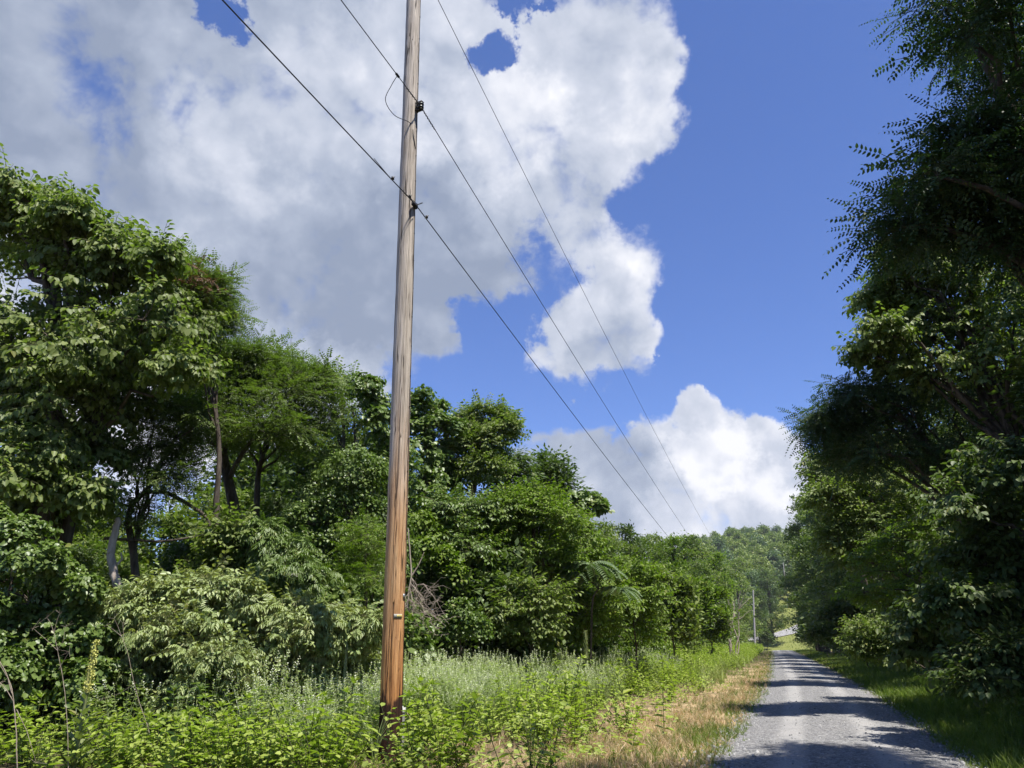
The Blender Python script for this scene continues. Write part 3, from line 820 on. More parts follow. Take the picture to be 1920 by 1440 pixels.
Y = 15.5
tree('broadleaf_tree', "large broad leaved tree with drooping leaves filling the left edge", 'tree', g0(85, Y),
     lobes_px(Y, [(10, 348, 26), (22, 370, 30), (68, 392, 22), (122, 382, 24), (138, 405, 26), (95, 415, 26), (205, 452, 26), (215, 470, 24), (284, 467, 22), (298, 485, 26), (250, 500, 30), (15, 395, 50), (60, 430, 40), (10, 800, 75), (40, 690, 75), (-20, 700, 70), (140, 690, 55), (100, 930, 48), (60, 955, 52), (150, 925, 38), (25, 900, 60), (-40, 450, 110), (120, 420, 60), (150, 470, 70), (60, 520, 110), (205, 490, 55), (170, 580, 95), (285, 520, 55), (270, 600, 80), (330, 590, 70), (20, 640, 110),
                  (110, 660, 100), (220, 660, 85), (310, 670, 65), (350, 690, 45), (0, 740, 90), (100, 770, 90), (180, 760, 70), (235, 720, 55), (60, 860, 70), (160, 850, 55), (-40, 880, 90), (20, 960, 55)], 1.3, 3),
     'broad', 'broad', 3, .24, [stem_px(Y, [(85, 1203), (88, 1000), (95, 850), (110, 700), (105, 560), (100, 480)], .24), stem_px(Y + .5, [(118, 1203), (122, 1000), (150, 860), (200, 740), (260, 620)], .15)],
     ncl=13, k=15, size=.84, droop=.7, cr=.42, part='trunk', wild=.5)
Y = 17.0
tree('locust_tree', "locust tree with fine leaflets and a dead brown patch behind the large broad leaved tree", 'tree', g0(330, Y),
     lobes_px(Y, [(330, 520, 42), (365, 545, 45), (395, 570, 42), (375, 610, 50), (350, 580, 45), (390, 540, 30), (410, 600, 25), (350, 650, 40)], .7, 5), 'locust', 'locust', 5, .09,
     [stem_px(Y, [(400, 1203), (402, 1000), (412, 860), (400, 720), (370, 600)], .09)], ncl=10, k=18, size=.9, cr=.45, wild=.6,
     extra=lambda g, r_: fill_crown(g, lobes_px(Y - .8, [(350, 505, 26), (368, 530, 24)], .2, 4), 'locust', r_, 7, 10, .8, .8, m=2))
Y = 20.0
tree('locust_tree', "tall locust with leaning dark trunk just right of the large broad leaved tree", 'tree', g0(440, Y),
     lobes_px(Y, [(350, 740, 35), (395, 700, 45), (430, 690, 42), (470, 690, 45), (520, 705, 48), (560, 715, 42), (590, 735, 40), (545, 760, 55), (480, 750, 60), (420, 760, 50), (370, 790, 45), (600, 790, 40), (510, 820, 55), (560, 840, 45), (450, 830, 40)], 1.2, 6),
     'locust', 'locust', 6, .2, [stem_px(Y, [(470, 1203), (452, 1050), (437, 940), (418, 850), (408, 760), (405, 690)], .20), stem_px(Y + 1, [(478, 1203), (480, 1000), (484, 900), (500, 820), (530, 740)], .12)],
     ncl=13, k=19, size=1.05, cr=.42, wild=.5)
Y = 17.5
tree('locust_tree', "slim forked locust with open crown showing sky between its branches", 'tree', g0(255, Y),
     lobes_px(Y, [(290, 765, 30), (330, 770, 28), (370, 800, 34), (310, 810, 34), (345, 830, 30), (280, 850, 28), (240, 870, 24), (255, 960, 24), (310, 900, 26), (330, 870, 22)], .6, 8), 'locust', 'locust', 8, .11,
     [stem_px(Y, [(258, 1203), (257, 1100), (250, 1030), (240, 985), (247, 945), (275, 920), (300, 870), (330, 820), (345, 780)], .10),
      stem_px(Y, [(250, 1030), (262, 990), (275, 940), (277, 900), (282, 840), (290, 780)], .06, False)], ncl=9, k=14, size=.95, cr=.5, wild=.5)
Y = 15.3
o_ = thing('dead_snag', "pale crooked dead trunk broken off short, standing in front of the forked locust", "dead tree", (*g0(214, Y), 0))
gg = Geo(); p_, r_0 = stem_px(Y, [(228, 1203), (224, 1115), (216, 1080), (206, 1040), (213, 1010), (221, 980), (222, 968)], .07); gg.tube(p_, np.concatenate([np.linspace(.095, .062, len(p_) - 3), [.06, .045, .015]]), 10)
gg.build('trunk', M['bark_pale'], o_, True, (*g0(214, Y), 0))
gg = Geo(); a_ = at(221, 1058, Y); gg.tube([a_, at(229, 1048, Y), at(227, 1036, Y)], [.03, .022, .012], 6); gg.tube([at(207, 1037, Y), at(203, 1034, Y - .1)], [.04, .03], 7)
gg.build('branch_stub', M['bark_pale'], o_, True, (*g0(214, Y), 0))
# fallen-looking bare bough, and arching bare branch
for lab, Yb, pts, r in (("long bare horizontal bough crossing behind the pale snag", 17.0, [(195, 1010), (240, 1012), (300, 1016), (345, 1010), (385, 1004)], .035),
                        ("dark arching bare branch curving down between the locusts", 17.6, [(278, 922), (315, 924), (345, 940), (375, 958), (392, 975), (400, 1040), (398, 1203)], .05)):
    pp = [at(x, y, Yb) for x, y in pts]; ob = thing('bare_branch', lab, "branch", tuple(pp[0])); gg = Geo(); gg.tube(stem_px(Yb, pts, r, False)[0], np.linspace(r, r * .5, max(8, 3 * len(pts))), 7)
    gg.build('bough', M['bark'], ob, True, pp[0])

Y = 24.0
tree('thin_tree', "thin leaved tree with sky showing through, left of the pole", 'tree', g0(640, Y), lobes_px(Y, [(610, 730, 30), (640, 720, 28), (660, 755, 34), (630, 780, 40), (670, 800, 36), (610, 830, 40), (650, 850, 40), (580, 700, 26)], 1, 9),
     'broad_small', 'broad', 9, .12, [stem_px(Y, [(635, 1203), (640, 1000), (645, 850), (640, 730)], .11), stem_px(Y, [(660, 1203), (655, 1000), (668, 850), (662, 760)], .08)], ncl=9, k=8, size=1.0, cr=.5)
Y = 22.0
tree('vine_draped_tree', "leaning column of vine leaves with hooked top just left of the pole", 'tree', g0(742, Y),
     lobes_px(Y, [(680, 722, 24), (698, 730, 26), (702, 762, 28), (712, 795, 30), (722, 830, 34), (735, 870, 40), (745, 920, 45)], .4, 10), 'vine', 'vine', 10, .1,
     [stem_px(Y, [(750, 1203), (748, 1000), (738, 880), (715, 790), (698, 735)], .1)], ncl=10, k=18, size=.92, cr=.5)
Y = 20.5
tree('vine_mound', "broad mound of climbing vines rounded like a hill left of the pole", 'vine', g0(650, Y),
     lobes_px(Y, [(660, 890, 55), (620, 930, 55), (700, 910, 50), (590, 985, 50), (650, 975, 65), (705, 980, 60), (560, 1030, 45), (610, 1050, 60), (680, 1060, 65), (730, 1040, 50), (640, 1130, 60), (710, 1130, 60)], .8, 11), 'vine_small', 'vine', 11, .09,
     [stem_px(Y + .6, [(650, 1203), (650, 1000), (660, 890)], .09), stem_px(Y + .6, [(700, 1203), (700, 1000), (700, 900)], .07)], ncl=16, k=30, size=1.0, cr=.4, shell=(.7, 1.0), part='stems')
Y = 25.5
tree('vine_draped_tree', "tall rounded tower of vine leaves directly right of the pole", 'tree', g0(800, Y),
     lobes_px(Y, [(790, 765, 38), (815, 775, 34), (775, 800, 38), (825, 810, 36), (850, 800, 16), (795, 850, 48), (830, 850, 34), (785, 910, 48), (825, 900, 40), (865, 830, 10)], .7, 12), 'vine', 'vine', 12, .14,
     [stem_px(Y, [(800, 1203), (800, 1000), (805, 880), (800, 780)], .14)], ncl=12, k=20, size=.95, cr=.42)
Y = 26.5
tree('broadleaf_tree', "vine laced broad leaved tree second from the pole on its right, tilted towards the road", 'tree', g0(885, Y),
     lobes_px(Y, [(905, 785, 32), (880, 800, 30), (935, 795, 24), (955, 803, 14), (900, 830, 40), (925, 850, 30), (875, 860, 40), (905, 885, 36), (860, 910, 40)], .7, 13), 'broad_small', 'broad', 13, .14,
     [stem_px(Y, [(880, 1203), (880, 1000), (890, 880), (905, 800)], .14)], ncl=12, k=19, size=1.0, cr=.42)
Y = 38.0
for i, (lab, lst, gx) in enumerate((("dark cone topped tree on the skyline nearer the pole", [(957, 868, 16), (945, 890, 22), (968, 895, 22), (955, 925, 30), (940, 950, 28), (970, 950, 30), (955, 1000, 40)], 957),
                                    ("dark cone topped tree on the skyline nearer the road", [(1033, 880, 17), (1020, 902, 22), (1045, 905, 22), (1010, 935, 26), (1035, 940, 30), (1058, 935, 20), (1035, 990, 42)], 1035))):
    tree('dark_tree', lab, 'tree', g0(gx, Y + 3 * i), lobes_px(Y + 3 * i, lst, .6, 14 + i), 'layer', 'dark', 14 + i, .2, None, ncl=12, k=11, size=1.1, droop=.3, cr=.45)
Y = 25.0
tree('broadleaf_tree', "wide bushy light green tree right of the vine tower, in front of the dark cones", 'tree', g0(985, Y),
     lobes_px(Y, [(985, 945, 38), (1020, 950, 34), (955, 960, 34), (920, 985, 42), (1000, 990, 50), (1050, 985, 40), (960, 1010, 50), (1075, 1010, 40), (900, 1040, 45), (950, 1070, 55), (1020, 1060, 55), (1080, 1070, 40)], 1.0, 16), 'broad_small', 'bright', 16, .13,
     [stem_px(Y, [(940, 1203), (945, 1080), (960, 960)], .10), stem_px(Y, [(1010, 1203), (1005, 1080), (1000, 960)], .10)], ncl=13, k=19, size=.98, cr=.42, part='stems')
tree('vine_draped_tree', "vine hung tree with one arm of leaves reaching towards the road", 'tree', g0(1070, 28),
     lobes_px(28, [(1060, 965, 28), (1085, 950, 22), (1110, 940, 17), (1122, 948, 10), (1070, 1000, 34), (1090, 1020, 32), (1060, 1050, 36), (1100, 1070, 30)], .4, 17), 'vine', 'vine', 17, .1,
     [stem_px(28, [(1072, 1203), (1072, 1060), (1075, 980), (1095, 945)], .09)], ncl=11, k=12, size=1.2, cr=.45)
tree('broadleaf_tree', "low leafy tree overhanging the dark hollow right of the pole", 'tree', g0(880, 23.5),
     lobes_px(23.5, [(850, 960, 40), (890, 965, 40), (830, 1000, 38), (870, 1020, 42), (910, 1030, 45), (850, 1060, 36), (905, 1090, 45), (870, 1120, 36), (930, 1140, 50), (830, 950, 30)], .8, 18), 'broad_small', 'vine', 18, .09,
     [stem_px(23.5, [(905, 1203), (900, 1080), (870, 980)], .08), stem_px(23.8, [(945, 1203), (940, 1120), (910, 1050)], .05)], ncl=13, k=12, size=1.1, cr=.42, part='stems')
tree('vine_mound', "bright yellow green vine heap spilling over the bare brush right of the pole", 'vine', g0(815, 22),
     lobes_px(22, [(790, 985, 24), (815, 1010, 26), (835, 1045, 22), (800, 1030, 20), (850, 1075, 20)], .4, 19), 'vine_small', 'bright', 19, .05, [stem_px(22.3, [(830, 1203), (825, 1080), (810, 1000)], .05)], ncl=12, k=14, size=1.2, cr=.45, part='stems')
tree('feather_leaf_shrub', "small shrub of bright fern like leaves under the vine mound beside the pole", 'shrub', g0(690, 17.5),
     lobes_px(17.5, [(690, 1010, 26), (675, 1080, 30), (705, 1090, 26), (690, 1040, 22)], .3, 20), 'locust', 'bright', 20, .04, None, ncl=9, k=9, size=.8, part='stems')
# low thicket in front of the trees
spec = [(1000, 22.5, [(980, 1120, 38), (1020, 1130, 38), (960, 1160, 34), (1010, 1175, 36)], 'broad_small', 'broad', "leafy thicket shrub behind the pale weeds, left of the feather leaved sapling"),
        (1090, 26, [(1060, 1120, 34), (1100, 1140, 34), (1135, 1130, 34), (1070, 1175, 30), (1120, 1180, 34)], 'broad_small', 'bright', "bright green thicket shrub at the foot of the feather leaved sapling"),
        (1190, 30, [(1165, 1090, 34), (1200, 1080, 30), (1180, 1130, 36), (1225, 1120, 32), (1165, 1170, 34), (1210, 1175, 34)], 'broad_small', 'bright', "tangled bright shrub midway between the pole and the far pole"),
        (1260, 38, [(1240, 1100, 26), (1275, 1110, 26), (1255, 1140, 30), (1290, 1150, 28), (1240, 1175, 28), (1280, 1185, 26)], 'clump', 'broad', "rounded shrub on the tree line beside the bare pale sapling"),
        (1330, 55, [(1315, 1110, 22), (1345, 1120, 20), (1325, 1150, 24), (1355, 1160, 20), (1310, 1180, 22), (1345, 1190, 18)], 'clump', 'bright', "shrub on the tree line just short of the far pole"),
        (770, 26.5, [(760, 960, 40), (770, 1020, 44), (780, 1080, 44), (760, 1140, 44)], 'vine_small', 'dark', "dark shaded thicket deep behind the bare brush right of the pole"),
        (480, 17, [(430, 1005, 26), (420, 1045, 34), (450, 1075, 32), (400, 1085, 26)], 'broad_small', 'broad', "young tree with hanging leaflets above the elder bush, on its left"),
        (500, 16.5, [(495, 1010, 24), (510, 1040, 32), (540, 1070, 38), (560, 1040, 30), (520, 1095, 36), (575, 1095, 34)], 'lance', 'vine', "shrub with pale hanging leaflets and a cream flower head left of the pole"),
        (860, 21, [(870, 1150, 26), (895, 1180, 26), (850, 1190, 26), (830, 1180, 20)], 'vine_small', 'vine', "low creeper heap in front of the dark hollow right of the pole")]
for i, (px, Y, lst, kind, lf, lab) in enumerate(spec):
    tree('thicket_shrub', lab, 'shrub', g0(px, Y), lobes_px(Y, lst, .5, 30 + i), kind, lf, 30 + i, .05, None, ncl=12, k=11, size={'clump': 1.0, 'lance': .6}.get(kind, 1.1), cr=.45, part='stems')

# vine bank at the far left and the elder bush in front of the trees
tree('vine_bank', "tall dark bank of vine leaves at the left edge with a sunlit crest", 'vine', g0(20, 13.4),
     lobes_px(13.4, [(-10, 985, 50), (30, 1020, 55), (70, 1060, 50), (110, 1095, 45), (150, 1110, 40), (0, 1090, 70), (60, 1130, 70), (120, 1150, 60), (0, 1190, 80), (80, 1210, 80), (150, 1200, 60), (0, 1290, 80), (90, 1290, 70), (170, 1290, 60)], .6, 22),
     'vine', 'vine', 22, .05, [stem_px(13.8, [(20, 1203), (20, 1100), (30, 1020)], .05), stem_px(13.8, [(110, 1203), (110, 1140), (110, 1095)], .04)], ncl=15, k=28, size=.6, cr=.4, part='stems')
ELD = lobes_px(14.2, [(250, 1157, 50), (300, 1137, 45), (345, 1127, 42), (400, 1122, 45), (440, 1137, 45), (200, 1192, 50), (270, 1207, 60), (340, 1197, 60), (410, 1192, 60), (470, 1182, 55), (180, 1252, 55), (250, 1272, 55), (330, 1267, 60), (410, 1262, 60), (480, 1242, 55), (170, 1302, 45), (380, 1312, 50), (460, 1302, 45)], .7, 24)
ELD2 = lobes_px(14.8, [(540, 1162, 38), (580, 1172, 42), (620, 1187, 42), (660, 1202, 40), (560, 1212, 42), (610, 1232, 44), (655, 1252, 40), (540, 1252, 40), (590, 1282, 40), (690, 1182, 26)], .6, 25)
tree('elder_bush', "large rounded bush of pale drooping leaflets in front of the trees, left of the pole", 'bush', g0(330, 14.2),
     ELD,
     'lance', 'elder', 24, .035, [stem_px(14.4, [(x, 1203), (x, 1180), (x + dx_, 1120)], .03) for x, dx_ in ((230, -30), (290, 10), (340, 20), (400, 0), (440, 40))], ncl=14, k=11, size=.50, cr=.46, droop=.1, up=.1, wild=.55, extra=lambda g, r_: fill_crown(g, [(c + (0, 0, .05), q) for c, q in ELD], 'broad_small', r_, 10, 8, .85, .3, .46, wild=.6), part='stems')
tree('elder_bush', "smaller elder bush between the large elder bush and the pole", 'bush', g0(590, 14.8),
     ELD2, 'lance', 'elder', 25, .03,
     [stem_px(15, [(x, 1203), (x, 1180), (x + dx_, 1140)], .03) for x, dx_ in ((560, -10), (610, 10), (650, 20))], ncl=13, k=11, size=.52, cr=.46, droop=.1, up=.1, wild=.55, extra=lambda g, r_: fill_crown(g, ELD2, 'broad_small', r_, 9, 8, .8, .3, .46, wild=.6), part='stems')
# cream flower head on the hanging shrub
of = thing('elder_flower', "cream flat topped flower head among the shrub leaves left of the pole", "flower", tuple(at(548, 1080, 15.6))); gg = Geo(); r_ = np.random.default_rng(5)
pp = unit(r_.normal(size=(130, 3))) * (1, 1, .35) * .13; pp[:, 2] = np.abs(pp[:, 2]); gg.inst(T_clump(3, .025, .02), pp + at(548, 1080, 15.6), frames(unit(r_.normal(size=(130, 3))), r_.normal(size=(130, 3))), np.ones(130))
gg.build('blossom', M['cream'], of, False, at(548, 1080, 15.6)); gg = Geo(); gg.tube([at(548, 1080, 15.6), at(548, 1095, 15.7)], .006, 5); gg.build('stalk', M['twig'], of, False, at(548, 1080, 15.6))

# feather leaved sapling (very long compound leaves) on a bare leaning stem
def palm_extra(g, r_): pass
Y = 24.5
tips = [(1105, 1058), (1130, 1072), (1085, 1075), (1160, 1105)]
o_ = thing('feather_leaf_sapling', "sapling with very long feather leaves on a thin crooked stem in front of the thicket", 'tree', (*g0(1100, Y), 0)); org = (*g0(1100, Y), 0)
gg = Geo(); pth, _ = stem_px(Y, [(1103, 1203), (1109, 1150), (1112, 1118), (1122, 1104), (1112, 1090), (1106, 1060)], .03); gg.tube(pth, np.linspace(.035, .018, len(pth)), 7)
for t_ in tips[1:]: gg.tube(limb_path(at(1122, 1104, Y), at(*t_, Y), rng, .1), np.linspace(.02, .01, 6), 5)
gg.build('trunk', M['bark'], o_, True, org); gg = Geo()
for i, t_ in enumerate(tips):
    tv = TPL['palm'][i % 3]; p_ = at(*t_, Y)[None]; gg.inst(tv, p_, frames(np.array([(1., .2 * i, 0)]), np.array([(0, 0, 1.)])), np.array([1.05 if i == 0 else .8]))
gg.build('crown', [M['feather'], M['twig'], M['brown']], o_, False, org)


# bare brush beside the pole
def brush():
    Y = 19.5; b = np.array((*g0(775, Y), 0)); o = thing('dead_shrub', "bare grey dead shrub with a tangle of thin curved twigs right of the pole", "dead shrub", tuple(b)); r_ = np.random.default_rng(3)
    g = Geo(); main, _ = stem_px(Y, [(775, 1203), (770, 1165), (764, 1150), (766, 1110), (772, 1080), (768, 1030), (765, 990)], .03); g.tube(main, np.linspace(.04, .012, len(main)), 7)
    m2, _ = stem_px(Y, [(771, 1082), (785, 1060), (795, 1035)], .02, False); g.tube(m2, np.linspace(.022, .008, len(m2)), 6); g.build('stem', M['bark_pale'], o, True, b)
    def arc(a, px, py, r): e = at(px, py, Y + r_.uniform(-.7, .7)); return limb_path(np.asarray(a), e, r_, r_.uniform(-.30, .18), 7), r
    ends = []
    for k in range(34):
        a = main[r_.integers(3, len(main) - 7)]; p, r = arc(a, r_.uniform(780, 852), r_.uniform(1075, 1190), .008); ends.append((p, r))
    for k in range(12):
        a = main[r_.integers(2, len(main) - 8)]; ends.append(arc(a, r_.uniform(690, 765), r_.uniform(1090, 1180), .007))
    for p, r in list(ends):
        for j in range(3):
            a = p[r_.integers(2, 6)]; e = a + r_.normal(size=3) * (.30, .28, .18); ends.append((limb_path(a, e, r_, r_.uniform(-.2, .3), 5), .005))
    g = Geo()
    for p, r in ends: g.tube(p, np.linspace(r, r * .4, len(p)), 4, ends=False)
    g.build('branches', M['bark_pale'], o, True, b)


brush()
# pale bare sapling by the tree line
Y = 62.0; b_ = np.array((*g0(1372, Y), 0)); o_ = thing('bare_sapling', "pale leafless sapling with spreading branches on the tree line near the far pole", "dead tree", tuple(b_)); gg = Geo(); r_ = np.random.default_rng(8)
for e in ((1360, 1135), (1378, 1120), (1390, 1125), (1352, 1160), (1372, 1145)):
    gg.tube(limb_path(b_, at(*e, Y), r_, .05, 8), np.linspace(.06, .02, 8), 6)
    for k in range(3): a_ = at(*e, Y); gg.tube(limb_path(b_ + (a_ - b_) * .7, a_ + r_.normal(size=3) * .8, r_, .1, 5), np.linspace(.025, .01, 5), 4)
gg.build('branches', M['bark_pale'], o_, True, b_)

# ------------------------------------------------------------------ background woods: shared free-standing trees, each copied as a thing of its own
def proto_tree(name, label, h, r, kind, leaf, seed, k, ncl, size, group, low=.3, n=9, bare=False):
    """A free-standing tree built at the origin (later moved or copied)."""
    r_ = np.random.default_rng(seed); o = thing(name, label, 'tree', (0, 0, 0), group); lob = egg(h, r, r_, n, low)
    g = Geo(); w = Geo()
    if not bare:
        u = np.linspace(0, 1, 8); p = np.stack([r_.normal(size=8) * .12 * u, r_.normal(size=8) * .12 * u, -.3 + (h * .92 + .3) * u], 1); w.tube(p, .022 * h * (1 - .75 * u), 8)
        for c, rad in lob: f = np.clip(c[2] / h * .8, .1, .9); a = np.array((0, 0, h * f * .9)); w.tube(limb_path(a, c, r_), np.linspace(.008 * h, .003 * h, 6), 5, ends=False)
    fill_crown(g, lob, kind, r_, ncl, k, size, .3, .42)
    if not bare: w.build('trunk', M['bark'], o, True)
    g.build('crown', [M[leaf], M['twig']], o)
    return o


def spread(protos, spots, group, labels):
    used = set()
    for i, (x, y, sc, rz, k) in enumerate(spots):
        p = protos[k % len(protos)]; lab = labels[k % len(labels)] if isinstance(labels, (list, tuple)) else labels(i)
        if k % len(protos) not in used:
            used.add(k % len(protos)); p.location = (x, y, gz(x, y)); p.rotation_euler = (0, 0, rz); p.scale = (sc, sc, sc); p['label'] = lab
        else: copy_tree(p, (x, y, gz(x, y)), rz, (sc, sc, sc * (.9 + .2 * ((i * 7) % 5) / 5)), lab, group)
    for k, p in enumerate(protos):
        if k not in used:
            for ch in list(p.children): bpy.data.objects.remove(ch)
            bpy.data.objects.remove(p)


rr = np.random.default_rng(21)
GL = "trees along the left wood edge"
mids = [proto_tree('leafy_tree', '', 10.5, 2.9, 'clump', lf, 40 + i, 10, 12, 1.0, GL, .12, 11) for i, lf in enumerate(('broad', 'bright', 'dark', 'locust'))]
# left wood edge from beside the thicket to the far pole
sp = []
for px, Y, top, k in ((1150, 44, 985, 0), (1120, 36, 1000, 3), (1185, 50, 990, 2), (1215, 58, 1000, 3), (1245, 66, 1010, 0), (1175, 34, 1050, 1), (1225, 42, 1055, 1), (1270, 62, 1025, 1), (1290, 88, 1003, 2), (1315, 100, 1012, 0),
                      (1265, 50, 1080, 0), (1320, 82, 1050, 3), (1300, 66, 1085, 2), (1345, 110, 1030, 1), (1365, 130, 1055, 0), (1345, 88, 1100, 2), (1350, 105, 1130, 3), (1390, 215, 1060, 0), (1425, 230, 1100, 2), (1450, 236, 1075, 2),
                      (1090, 40, 1040, 2), (1040, 36, 1040, 1)):
    x = at(px, 1203, Y)[0]; h = at(px, top, Y)[2] - gz(x, Y); sp.append((x, Y, h / 10.5, rr.uniform(0, 6.3), k))
spread(mids, sp, GL, ["mid green rounded tree in the wood edge between the pole and far pole", "yellow green leafy tree in the wood edge between the pole and far pole",
                      "dark green tree in the wood edge between the pole and far pole", "fine leaved fresh green tree in the wood edge between the pole and far pole"])
# second row behind the left trees
GB = "trees standing behind the left tree line"
back = [proto_tree('leafy_tree', '', 9.0, 3.0, 'clump', lf, 50 + i, 9, 11, 1.05, GB, .08, 12) for i, lf in enumerate(('dark', 'broad', 'locust'))]
sp = []
for px, Y, top, k in ((-60, 24, 900, 0), (60, 27, 940, 0), (150, 26, 960, 1), (205, 30, 985, 2), (110, 23, 930, 1), (165, 22.5, 985, 2), (300, 27, 965, 1), (350, 28, 940, 2), (390, 26, 900, 1), (450, 29, 830, 0), (520, 28, 800, 0), (570, 30, 790, 2), (640, 31, 850, 0), (700, 33, 880, 0), (760, 34, 860, 0), (850, 33, 900, 0),
                      (930, 35, 950, 0), (1000, 38, 990, 0), (420, 22, 1010, 1), (340, 21.5, 1030, 0), (260, 23, 1060, 0), (560, 24.5, 930, 0), (480, 23.5, 960, 0), (180, 21, 1060, 0), (100, 20, 1040, 0), (0, 19, 1000, 0), (840, 25, 1030, 0), (640, 25, 960, 0)):
    x = at(px, 1203, Y)[0]; z = gz(x, Y); h = at(px, top, Y)[2] - z; sp.append((x, Y, h / 9.0, rr.uniform(0, 6.3), k))
spread(back, sp, GB, ["dark green tree standing in the shade behind the left tree line", "mid green tree glimpsed behind the left tree line", "feathery light green tree glimpsed behind the left tree line"])

GE = "low bushes along the left wood edge"
lows = [proto_tree('low_bush', '', 2.3, 1.35, kd, lf, 130 + i, 11, 12, sz, GE, .02, 8) for i, (kd, lf, sz) in enumerate((('vine_small', 'vine', 1.25), ('broad_small', 'bright', .95), ('broad_small', 'broad', .95), ('clump', 'dark', .6)))]
sp = []
for i in range(84):
    s_ = 17 * (165 / 17) ** ((i + rr.uniform(-.3, .3)) / 83); t_ = -9.2 + rr.uniform(-.8, .8) + bend(s_) - .41; x, y = XY(s_, t_)
    if 700 < 960 + F * x / (y * CT) < 885: continue
    sp.append((float(x), float(y), rr.uniform(.95, 1.6) * (1 + s_ / 200), rr.uniform(0, 6.3), int(rr.integers(0, 4))))
for s_, t_ in ((10.5, -12.5), (12, -11.5), (14, -11), (15.5, -10.2)):
    x, y = XY(s_, t_); sp.append((float(x), float(y), .8, rr.uniform(0, 6.3), 2))
spread(lows, sp, GE, ["low creeper covered bush where the weeds meet the left wood edge", "low bright green bush where the weeds meet the left wood edge", "low mid green bush where the weeds meet the left wood edge", "low dark bush where the weeds meet the left wood edge"])

# ------------------------------------------------------------------ right hand trees
def right(px, Y, lst, name, label, kind, leaf, seed, base_t, rt, dj=.9, **kw):
    lob = lobes_px(Y, lst, dj, seed); s = float(np.mean([SD(c[0], c[1])[0] for c, _ in lob])) + kw.pop('ds', 0.0)
    return tree(name, label, 'tree', XY(s, base_t), lob, kind, leaf, seed, rt, **kw)


right(1800, 9.2, [(1773, 20, 42), (1838, 10, 60), (1808, 70, 36), (1878, 75, 50), (1938, 40, 70), (1998, 90, 80), (1908, 130, 45), (1858, 175, 36), (1958, 190, 60), (1828, 255, 34), (1788, 290, 40), (1758, 330, 36), (1848, 330, 50), (1718, 385, 30), (1698, 425, 20), (1758, 410, 36), (1818, 420, 44),
                  (1908, 280, 60), (1918, 400, 60), (1988, 330, 80), (1988, 460, 80), (1888, 470, 40)], 'locust_tree', "near locust overhanging the road at upper right, feather leaves dark against blue sky", 'locust_near', 'locust_shade', 60, 5.2, .2,
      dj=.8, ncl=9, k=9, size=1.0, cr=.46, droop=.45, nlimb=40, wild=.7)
right(1700, 17.5, [(1689, 478, 36), (1739, 465, 45), (1804, 470, 55), (1674, 525, 40), (1724, 520, 44), (1639, 570, 34), (1689, 580, 45), (1774, 540, 60), (1654, 625, 34), (1724, 620, 55), (1624, 660, 24), (1684, 680, 40), (1834, 560, 70), (1804, 640, 70), (1904, 600, 80), (1754, 700, 55), (1884, 700, 80), (1964, 660, 80)], 'broadleaf_tree',
      "broad leaved tree catching sun below the near locust on the right", 'broad', 'broad', 61, 6.5, .22, ncl=13, k=14, size=.74, cr=.42, droop=.55, wild=.5)
right(1650, 19, [(1534, 790, 16), (1554, 805, 24), (1579, 775, 24), (1604, 745, 30), (1579, 830, 26), (1594, 860, 24), (1634, 730, 40), (1634, 790, 45), (1684, 760, 55), (1654, 850, 50), (1734, 800, 65), (1794, 760, 70), (1814, 850, 75), (1884, 800, 80), (1964, 780, 80), (1734, 880, 60), (1934, 900, 90)],
      'locust_tree', "locust with a long feathery branch reaching over the road at mid height", 'locust_near', 'locust_shade', 62, 6.0, .2, dj=1.0, ncl=12, k=10, size=1.05, cr=.5, droop=.5, wild=.8)
right(1580, 31, [(1555, 880, 32), (1585, 900, 40), (1560, 940, 34), (1600, 960, 45), (1650, 920, 50), (1640, 990, 50), (1570, 1010, 34), (1600, 1050, 40), (1700, 960, 55), (1700, 1030, 50), (1655, 1060, 45)], 'broadleaf_tree', "shaded leafy tree right of the road below the reaching locust branch", 'broad_small', 'broad', 63, 6.0, .2,
      dj=1.5, ncl=12, k=13, size=1.5, cr=.42)
right(1720, 21, [(1660, 1030, 45), (1640, 1070, 40), (1700, 1080, 50), (1690, 1010, 40), (1740, 1040, 50), (1620, 1110, 34), (1670, 1130, 40), (1720, 1120, 40), (1790, 1000, 60), (1780, 1090, 50)], 'broadleaf_tree', "mid green understorey tree on the right verge, catching a little sun", 'broad_small', 'bright', 64, 6.2, .13,
      dj=1.0, ncl=11, k=8, size=.9, cr=.42, droop=.4)
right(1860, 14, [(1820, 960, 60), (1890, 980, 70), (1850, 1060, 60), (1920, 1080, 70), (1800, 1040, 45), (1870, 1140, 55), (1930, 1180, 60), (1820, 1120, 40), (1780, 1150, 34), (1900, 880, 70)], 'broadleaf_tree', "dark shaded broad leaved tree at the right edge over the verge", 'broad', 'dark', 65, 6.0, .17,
      dj=.8, ncl=12, k=15, size=.72, cr=.42, droop=.35)
